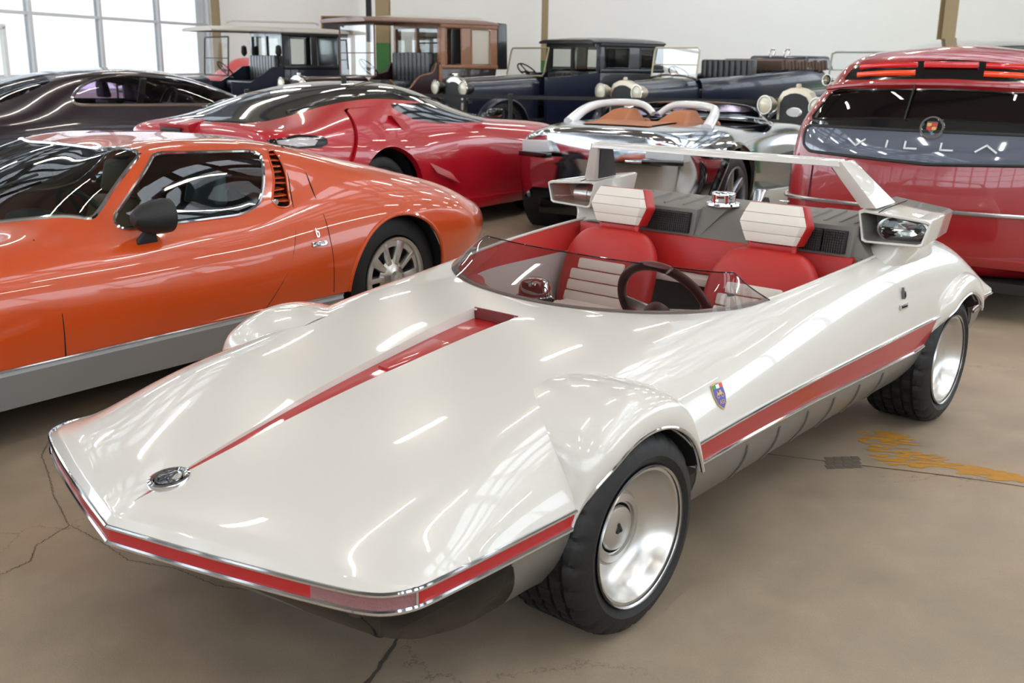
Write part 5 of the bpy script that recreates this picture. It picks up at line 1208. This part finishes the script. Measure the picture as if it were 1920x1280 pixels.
def front_end(T,mt,wt=1.14,hw=.27,uc=-.95,rmat=None,cowl_hw=.42,wc=1.18,wheelbase=3.1,lamp_w=1.0,lamps=True,rads='round'):
    for u0 in (0,-wheelbase):
        for sg in (1,-1):
            o=sub('wheel',T,(u0,sg*.70,.40),(0,0,0 if sg>0 else PI)); t=part('tyre',TV,None,o); t.location=(0,-.065,0); part('rim',WV,None,o)
            if u0==0: fender(T,u0,sg*.66,10,175,mt)
            else: fender(T,u0,sg*.66,0,180,mt)
    for sg in (1,-1):
        part('running_board',hexa([(-.46,sg*.56,.36),(-.46,sg*.80,.36),(-wheelbase+.45,sg*.80,.36),(-wheelbase+.45,sg*.56,.36),(-.50,sg*.56,.40),(-.50,sg*.80,.40),(-wheelbase+.47,sg*.80,.40),(-wheelbase+.47,sg*.56,.40)]),M_BLACK,T)
        part('mudguard_sweep',hexa([(-.42,sg*.56,.50),(-.42,sg*.78,.50),(-.85,sg*.78,.37),(-.85,sg*.56,.37),(-.40,sg*.56,.53),(-.40,sg*.78,.53),(-.83,sg*.78,.40),(-.83,sg*.56,.40)]),mt,T)
    st=[]
    for k in np.linspace(0,1,5):
        u=.42+(uc-.42)*k; w_=wt+(wc-wt)*k**1.5; h_=hw+(cowl_hw-hw)*k**1.6
        st.append([(u,0,w_+.02),(u,h_*.55,w_),(u,h_*.93,w_-.07),(u,h_,w_-.16),(u,h_,.85),(u,h_*.98,.52)])
    b=Body(st,5,4,sm=0); part('bonnet',b.m,mt,T,angle=45)
    part('bonnet_hinge',tube(np.array([(.42,0,wt+.022),(uc,0,wc+.022)]),.008,n=6),M_NICK,T)
    rd=sub('radiator',T,(.45,0,0)); rm=rmat or M_NICK
    out=[(-hw-.015,.55),(-hw-.015,wt-.10),(-hw*.8,wt+.0),(-hw*.35,wt+.045),(0,wt+.055),(hw*.35,wt+.045),(hw*.8,wt+.0),(hw+.015,wt-.10),(hw+.015,.55)]
    part('shell',prism(out,-.06,.05,ax=0,bev=.015),rm,rd)
    part('core',prism([(x*.80,.60+(z-.55)*.80 if z>.6 else .60) for x,z in out],.048,.062,ax=0),M_BLACK,rd)
    part('filler_cap',revolve([(0,.05),(.028,.045),(.034,.02),(.03,0)],16,ax=2,c=(0,0,wt+.05)),rm,rd)
    if lamps:
        for sg in (1,-1):
            l=sub('headlamp',T,(.55,sg*.40,lamp_w))
            part('bowl',revolve([(0,-.16),(.06,-.14),(.10,-.06),(.115,.02),(.12,.03),(.105,.035)],24,ax=0),rm if rmat else M_VBLK,l); part('lens',revolve([(.105,.03),(.08,.05),(0,.06)],24,ax=0),M_BRASSL,l); part('lamp_rim',revolve([(.105,.028),(.12,.028),(.12,.045),(.105,.045)],24,ax=0,close=True),M_NICK,l)
            part('bracket',box((0,0,-.2),(.03,.03,.25)),M_BLACK,l)
        part('lamp_bar',box((.5,0,lamp_w-.2),(.04,1.0,.04)),M_BLACK,T)
    part('chassis',box((-wheelbase/2+.1,0,.42),(wheelbase+.9,.8,.14)),M_BLACK,T); part('front_axle',box((0,0,.38),(.06,1.3,.06)),M_BLACK,T)
def screen(T,u,hw,w0,w1,rake=.06,mt=None,split=True):
    s=sub('windscreen',T)
    P=[(u,-hw,w0),(u-rake,-hw,w1),(u-rake,hw,w1),(u,hw,w0)]
    part('frame',tube(resample(np.array(P+[P[0]]),.08),.014,n=6),mt or M_NICK,s); part('pane',(np.array(P),[(0,1,2,3)]),M_CLEAR,s)
    if split: part('crossbar',tube(np.array([(u-rake*.45,-hw,w0+(w1-w0)*.45),(u-rake*.45,hw,w0+(w1-w0)*.45)]),.009,n=6),mt or M_NICK,s)
def bench(T,u,w0,hw=.55,mt=None,h=.5):
    s=sub('bench_seat',T,(u,0,w0)); m_=mt or M_LEATH
    part('cushion',box((.20,0,0),(.5,2*hw,.16),.04),m_,s)
    n=9
    for k in range(n): part('backrest_roll',box((-.09,-hw+(k+.5)*2*hw/n,h/2+.05),(.12,2*hw/n*.98,h),.035),m_,s)
def cabin(T,uf,ur,hw,wb,wr,mt,up,wins,roofm,canopy=None,rear=True,fwd_panes=True,blind=None):
    """closed compartment: lower panels, posts, rails, glass, roof"""
    part('lower_body',hexa([(uf,hw,.46),(uf,-hw,.46),(ur+.08,-hw*.93,.46),(ur+.08,hw*.93,.46),(uf,hw+.02,wb),(uf,-hw-.02,wb),(ur,-hw,wb),(ur,hw,wb)],.03),mt,T)
    for sg in (1,-1):
        pil=[]; L=hw+.012
        s=sg
        edges=[uf]+[x for w_ in wins for x in w_]+[ur]
        for a,b in zip(edges[::2],edges[1::2]):
            part('pillar',hexa([(a,s*(L),wb),(a,s*(L-.05),wb),(b,s*(L-.05),wb),(b,s*L,wb),(a,s*(L-.02),wr-.03),(a,s*(L-.06),wr-.03),(b,s*(L-.06),wr-.03),(b,s*(L-.02),wr-.03)]),up,T)
        part('waist_rail',box(((uf+ur)/2,s*(L+.002),wb+.02),(abs(uf-ur),.05,.06),.01),up,T); part('cant_rail',box(((uf+ur)/2,s*(L-.02),wr-.06),(abs(uf-ur),.05,.09),.01),up,T)
        for k,w_ in enumerate(wins):
            q=sub('side_window',T); a,b=w_; 
            part('pane',box(((a+b)/2,s*(L-.03),(wb+wr)/2),(abs(a-b),.008,wr-wb-.1)),blind if (blind and k==len(wins)-1) else M_CLEAR,q)
            part('window_frame',tube(np.array([(a-.015,s*(L),wb+.065),(b+.015,s*(L),wb+.065),(b+.015,s*(L-.015),wr-.12),(a-.015,s*(L-.015),wr-.12)]),.016,True,n=6),up,q)
    if rear: part('rear_panel',hexa([(ur,hw,wb),(ur,-hw,wb),(ur+.05,-hw,wb),(ur+.05,hw,wb),(ur+.03,hw-.02,wr),(ur+.03,-hw+.02,wr),(ur+.09,-hw+.02,wr),(ur+.09,hw-.02,wr)],.02),mt,T)
    for v_ in (-hw+.03,-.0,hw-.03): part('front_post',box((uf,v_,(wb+wr)/2),(.05,.06,wr-wb)),up,T)
    part('front_rail',box((uf,0,wr-.06),(.05,2*hw,.1)),up,T)
    for v_ in (-hw/2,hw/2): part('division_pane',box((uf,v_,(wb+wr)/2),(.008,hw-.06,wr-wb-.1)),M_CLEAR,T)
    u1=canopy if canopy is not None else uf+.10
    st=[[(u,0,wr+.05*k_),(u,hw*.6,wr+.04*k_),(u,hw*.93,wr+.015*k_),(u,hw+.03,wr-.03),(u,hw+.02,wr-.05)] for u,k_ in ((u1,.2),(u1-.1,.7),((u1+ur)/2,1.2),(ur+.15,1),(ur-.02,.4))]
    b=Body(st,4,4,sm=0); part('roof',b.m,roofm,T,angle=60,solid=.02)
    part('rear_seat',box((ur+.35,0,.85),(.5,2*hw-.2,.5),.06),mat('fawn_cloth',(150,130,104),.8),T)
# -- limousine
L1=thing('limousine','navy-black veteran limousine with oval rear quarter window, furthest left of the old cars','car',(-6.49,19.1,0),YV)
front_end(L1,M_VNAVY,wc=1.05,wt=1.02,uc=-.9,wheelbase=3.0)
cabin(L1,-2.18,-3.52,.72,1.24,1.93,M_VNAVY,M_VBLK,[(-2.30,-2.76),(-2.86,-3.32)],M_ROOFG,canopy=-.82)
part('roof_rail',tube(np.array([(-1.2,.5,2.03),(-1.3,.55,2.06),(-2.9,.6,2.07),(-3.0,.55,2.04)]),.02,n=6),M_ROOFG,L1)
screen(L1,-1.15,.58,1.10,1.78,.04,M_BLACK); bench(L1,-2.02,.92,.6)
for sg in (1,-1):
    part('seat_side_panel',prism([(-2.18,.46),(-1.15,.46),(-1.15,1.0),(-1.5,.98),(-1.75,1.12),(-1.95,1.26),(-2.18,1.28)],sg*.68,sg*.73,ax=1),M_VNAVY,L1)
    part('coach_lamp',revolve([(0,.10),(.05,.07),(.06,-.05),(.03,-.10),(0,-.12)],12,ax=2,c=(-2.05,sg*.80,1.56)),M_BLACK,L1)
simple_steer(L1,-1.45,-.3,1.2,.2,-.8)
# -- brown town car
L2=thing('town_car','brown veteran town car with varnished wooden doors and pale blind','car',(-3.17,17.6,0),YV)
front_end(L2,M_VMAR,wc=1.14,wt=1.10,uc=-.62,wheelbase=3.1)
cabin(L2,-1.80,-2.98,.75,1.30,2.06,M_VMAR,M_WOOD,[(-1.90,-2.24),(-2.42,-2.84)],mat('brown_roof_edge',(126,96,84),.5,coat=.3),canopy=-.35,blind=M_BUFF,rear=False)
part('rear_hood',hexa([(-2.99,.76,1.28),(-2.99,-.76,1.28),(-3.24,-.72,1.28),(-3.24,.72,1.28),(-2.99,.76,2.07),(-2.99,-.76,2.07),(-3.20,-.74,2.06),(-3.20,.74,2.06)],.03),M_VBLK,L2,label='black rear hood section')
part('roof_top',hexa([(-1.0,.55,2.09),(-1.0,-.55,2.09),(-2.9,-.6,2.09),(-2.9,.6,2.09),(-1.1,.5,2.13),(-1.1,-.5,2.13),(-2.8,-.5,2.15),(-2.8,.5,2.15)],.02),M_ROOFG,L2)
screen(L2,-.62,.60,1.15,1.98,.0,mat('brown_frame',(110,80,68),.5)); bench(L2,-1.62,1.0,.62)
for sg in (1,-1): 
    part('seat_side_panel',prism([(-1.80,.46),(-.65,.46),(-.65,1.1),(-.8,1.1),(-1.0,.95),(-1.2,.98),(-1.38,1.16),(-1.62,1.22),(-1.68,1.36),(-1.80,1.40)],sg*.70,sg*.76,ax=1),M_VMAR,L2); part('panel_moulding',tube(spl(np.array([(-.8,sg*.77,1.1),(-1.0,sg*.77,.95),(-1.2,sg*.77,.98),(-1.38,sg*.77,1.16),(-1.62,sg*.77,1.22),(-1.70,sg*.77,1.38)]),4),.012,n=6),M_WOOD,L2)
    part('door_handle',tube(np.array([(-2.0,sg*.79,1.20),(-2.12,sg*.79,1.20)]),.012),M_NICK,L2)
    part('front_edge_post',box((-1.78,sg*.77,.9),(.06,.03,.9)),M_WOOD,L2)
simple_steer(L2,-1.0,-.3,1.28,.2,-.8)
# -- black town car with separate windscreen
L3=thing('town_car','black veteran town car with square cabin and a bare windscreen ahead of it','car',(-.59,17.16,0),YV)
front_end(L3,M_VNAVY,wc=1.20,wt=1.12,uc=-.9,wheelbase=3.2,hw=.25)
cabin(L3,-1.95,-3.42,.70,1.27,1.78,M_VBLK,M_VBLK,[(-2.05,-2.62),(-2.85,-3.22)],M_VBLK,canopy=-1.78)
screen(L3,-.92,.50,1.20,1.64,.10,mat('worn_brass_frame',(150,140,112),.5,.5),split=False); bench(L3,-1.8,.78,.55,h=.42)
for sg in (1,-1): part('front_side_panel',prism([(-1.95,.46),(-.85,.46),(-.85,1.18),(-1.3,1.20),(-1.95,1.27)],sg*.62,sg*.70,ax=1),M_VNAVY,L3)
simple_steer(L3,-1.15,-.22,1.26,.2,-.7)
# -- blue tourer
L4=thing('open_tourer','navy blue open tourer with folded brown hood and glass windscreen','car',(2.0,16.2,0),YV)
front_end(L4,M_VNAVY,wt=1.12,wc=1.20,uc=-.7,hw=.27,wheelbase=3.2,rmat=mat('pale_aluminium_radiator',(196,186,166),.4,.7))
screen(L4,-.55,.48,1.20,1.66,.05,mat('cream_frame',(196,190,160),.5),split=True)
st=[]
for u,hw_,wt_ in ((-.7,.46,1.20),(-1.2,.60,1.24),(-2.0,.68,1.30),(-2.9,.70,1.36),(-3.5,.60,1.34)): st.append([(u,hw_-.16,wt_-.05),(u,hw_-.08,wt_),(u,hw_,wt_-.05),(u,hw_+.03,.95),(u,hw_-.02,.50)])
for sg in (1,-1):
    S_=[[(a,b*sg,c) for a,b,c in r] for r in st]; part('body_side',grid(loft(S_,4,4,mirror=False)),M_VNAVY,L4,solid=.02)
part('tail_panel',box((-3.48,0,.95),(.06,1.1,.85),.03),M_VNAVY,L4)
M_HOODC=mat('folded_brown_canvas',(92,74,62),.85,bump=.5,bscale=60)
fh=sub('folded_hood',L4)
for k in range(14): part('hood_fold',box((-2.35-.085*k,0,1.42+.018*math.sin(k*2.1)),(.075,1.30,.17),.03,ry=.2),M_HOODC,fh)
part('hood_cover',hexa([(-2.9,.66,1.34),(-2.9,-.66,1.34),(-3.75,-.60,1.36),(-3.75,.60,1.36),(-3.0,.6,1.58),(-3.0,-.6,1.58),(-3.65,-.55,1.58),(-3.65,.55,1.58)],.05,3),M_VNAVY,fh)
for v_ in (.25,.55): part('hood_iron',tube(spl(np.array([(-2.5,v_,1.55),(-2.5,v_,1.66),(-2.54,v_+.04,1.67),(-2.54,v_+.04,1.58)]),4),.015,n=6),M_NICK,fh)
bench(L4,-1.7,.95,.55); bench(L4,-2.3,1.0,.55,h=.42); simple_steer(L4,-.95,-.25,1.25,.2,-.7)
part('cowl_rail',tube(spl(np.array([(-.55,-.5,1.20),(-.5,-.2,1.25),(-.5,.2,1.25),(-.55,.5,1.20)]),5),.018,n=6),M_NICK,L4)
# -- right car, mostly hidden
L5=thing('open_tourer','dark blue old car with pale radiator beside the red people carrier','car',(3.88,13.5,0),YV)
front_end(L5,M_VNAVY,wt=1.10,wc=1.16,uc=-.8,hw=.26,wheelbase=3.0,rmat=mat('pale_aluminium_radiator',(196,186,166),.4,.7),lamp_w=.93)
screen(L5,-.85,.55,1.18,1.60,.05,mat('grey_frame',(150,156,146),.5),split=True)
for sg in (1,-1):
    S_=[[(a,b*sg,c-.06) for a,b,c in r] for r in st]; part('body_side',grid(loft(S_,4,4,mirror=False)),M_VNAVY,L5,solid=.02)
bench(L5,-1.7,.9,.55); part('tail_panel',box((-3.48,0,.9),(.06,1.1,.8),.03),M_VNAVY,L5)
part('horn',revolve([(.02,-.1),(.03,.0),(.07,.06),(.065,.06)],16,ax=0,c=(.25,.30,1.25)),M_NICK,L5)
# -- small navy coupe far away, green off-roader, little red car
def far_car(name,label,cat_,loc,yaw,mt,k=1.0,roof=1.42):
    T=thing(name,label,cat_,loc,yaw)
    b=Body([[(-2.0,0,.70),(-2.0,.4,.70),(-1.98,.65,.66),(-1.95,.72,.4)],[(-1.6,0,.92),(-1.6,.4,.91),(-1.6,.72,.84),(-1.6,.80,.3)],[(-.9,0,roof-.18),(-.9,.38,roof-.20),(-.9,.72,.93),(-.9,.83,.3)],[(-.2,0,roof),(-.2,.42,roof-.03),(-.2,.72,.95),(-.2,.84,.3)],[(.4,0,roof-.06),(.4,.42,roof-.09),(.4,.72,.95),(.4,.84,.3)],[(1.0,0,1.0),(1.0,.4,.98),(1.0,.70,.92),(1.0,.82,.3)],[(1.8,0,.85),(1.8,.4,.85),(1.78,.62,.78),(1.76,.74,.35)]],5,5)
    for sg in (1,-1):
        g,l=b.side_poly([(-.95,1.0),(-.7,roof-.13),(.3,roof-.12),(.85,1.0)],sg,.03,.3); part('side_window',g,M_GLASSG,T); part('window_chrome',edge_tube(l,.014),M_CHROME,T)
    for u0 in (-1.2,1.25): b.arch(u0,.36,.32)
    part('body_shell',b.m,mt,T,angle=50)
    for u0 in (-1.2,1.25):
        for sg in (1,-1): add_wheel(T,u0,sg*.78,sg,.32,.2,.17,RM,None,me('tyre',wmesh(.32,.21,.17,32),M_TYRE))
    return T
far_car('coupe','small navy blue coupe glimpsed beyond the open tourer','car',(5.0,20.8,0),YV,mat('navy_paint',(16,26,60),.25,coat=1),roof=1.50)
G=thing('off_road_car','bright green open off-road car far back, beyond the pale radiator','car',(7.9,19.0,0),YV)
M_GREEN=mat('bright_green_paint',(104,196,60),.4,coat=.5)
part('tub',hexa([(.9,.75,.55),(.9,-.75,.55),(-1.7,-.75,.55),(-1.7,.75,.55),(.95,.72,1.12),(.95,-.72,1.12),(-1.7,-.72,1.25),(-1.7,.72,1.25)],.05),M_GREEN,G)
part('bonnet',hexa([(1.9,.6,.6),(1.9,-.6,.6),(.9,-.65,.6),(.9,.65,.6),(1.85,.55,1.05),(1.85,-.55,1.05),(.9,-.62,1.12),(.9,.62,1.12)],.05),M_GREEN,G)
screen(G,.85,.66,1.12,1.52,.08,M_BLACK,False)
part('roll_bar',tube(spl(np.array([(-.4,-.65,1.2),(-.4,-.6,1.55),(-.4,0,1.60),(-.4,.6,1.55),(-.4,.65,1.2)]),5),.025),M_BLACK,G)
for u0 in (-1.1,1.35):
    for sg in (1,-1): add_wheel(G,u0,sg*.72,sg,.36,.2,.2,RM,None,me('tyre',wmesh(.36,.21,.2,32),M_TYRE))
far_car('small_car','small red car seen through the front of the leftmost old limousine','car',(-6.9,28.0,0),YV+.4,mat('faded_red_paint',(196,60,56),.4,coat=.5))
# -- barrier posts and belts
def post(x,y,label):
    t=thing('barrier_post',label,'post',(x,y,0)); part('pole',revolve([(.0,.0),(.03,.0),(.03,.90),(.04,.90),(.04,.97),(0,.98)],16,ax=2),M_BLACK,t); part('foot',revolve([(0,.03),(.14,.02),(.17,.005),(.17,0),(0,0)],24,ax=2),M_BLACK,t); return t
P_=[(-.07,15.0,'black belt barrier post before the bonnet of the black town car'),(3.6,14.6,'black belt barrier post between the polished car and the pale radiator'),(-3.9,15.4,'black belt barrier post hidden behind the crimson coupe')]
for p in P_: post(*p)
def belt(a,b,label):
    o=part('barrier_belt',box(((a[0]+b[0])/2,(a[1]+b[1])/2,.93),(math.dist(a[:2],b[:2])-.08,.004,.05),rz=math.atan2(b[1]-a[1],b[0]-a[0])),M_BLACK); tag(o,label,'belt')
belt(P_[0],P_[1],'black belt stretched before the black town car and the blue tourer'); belt(P_[2],P_[0],'black belt stretched in front of the brown town car')
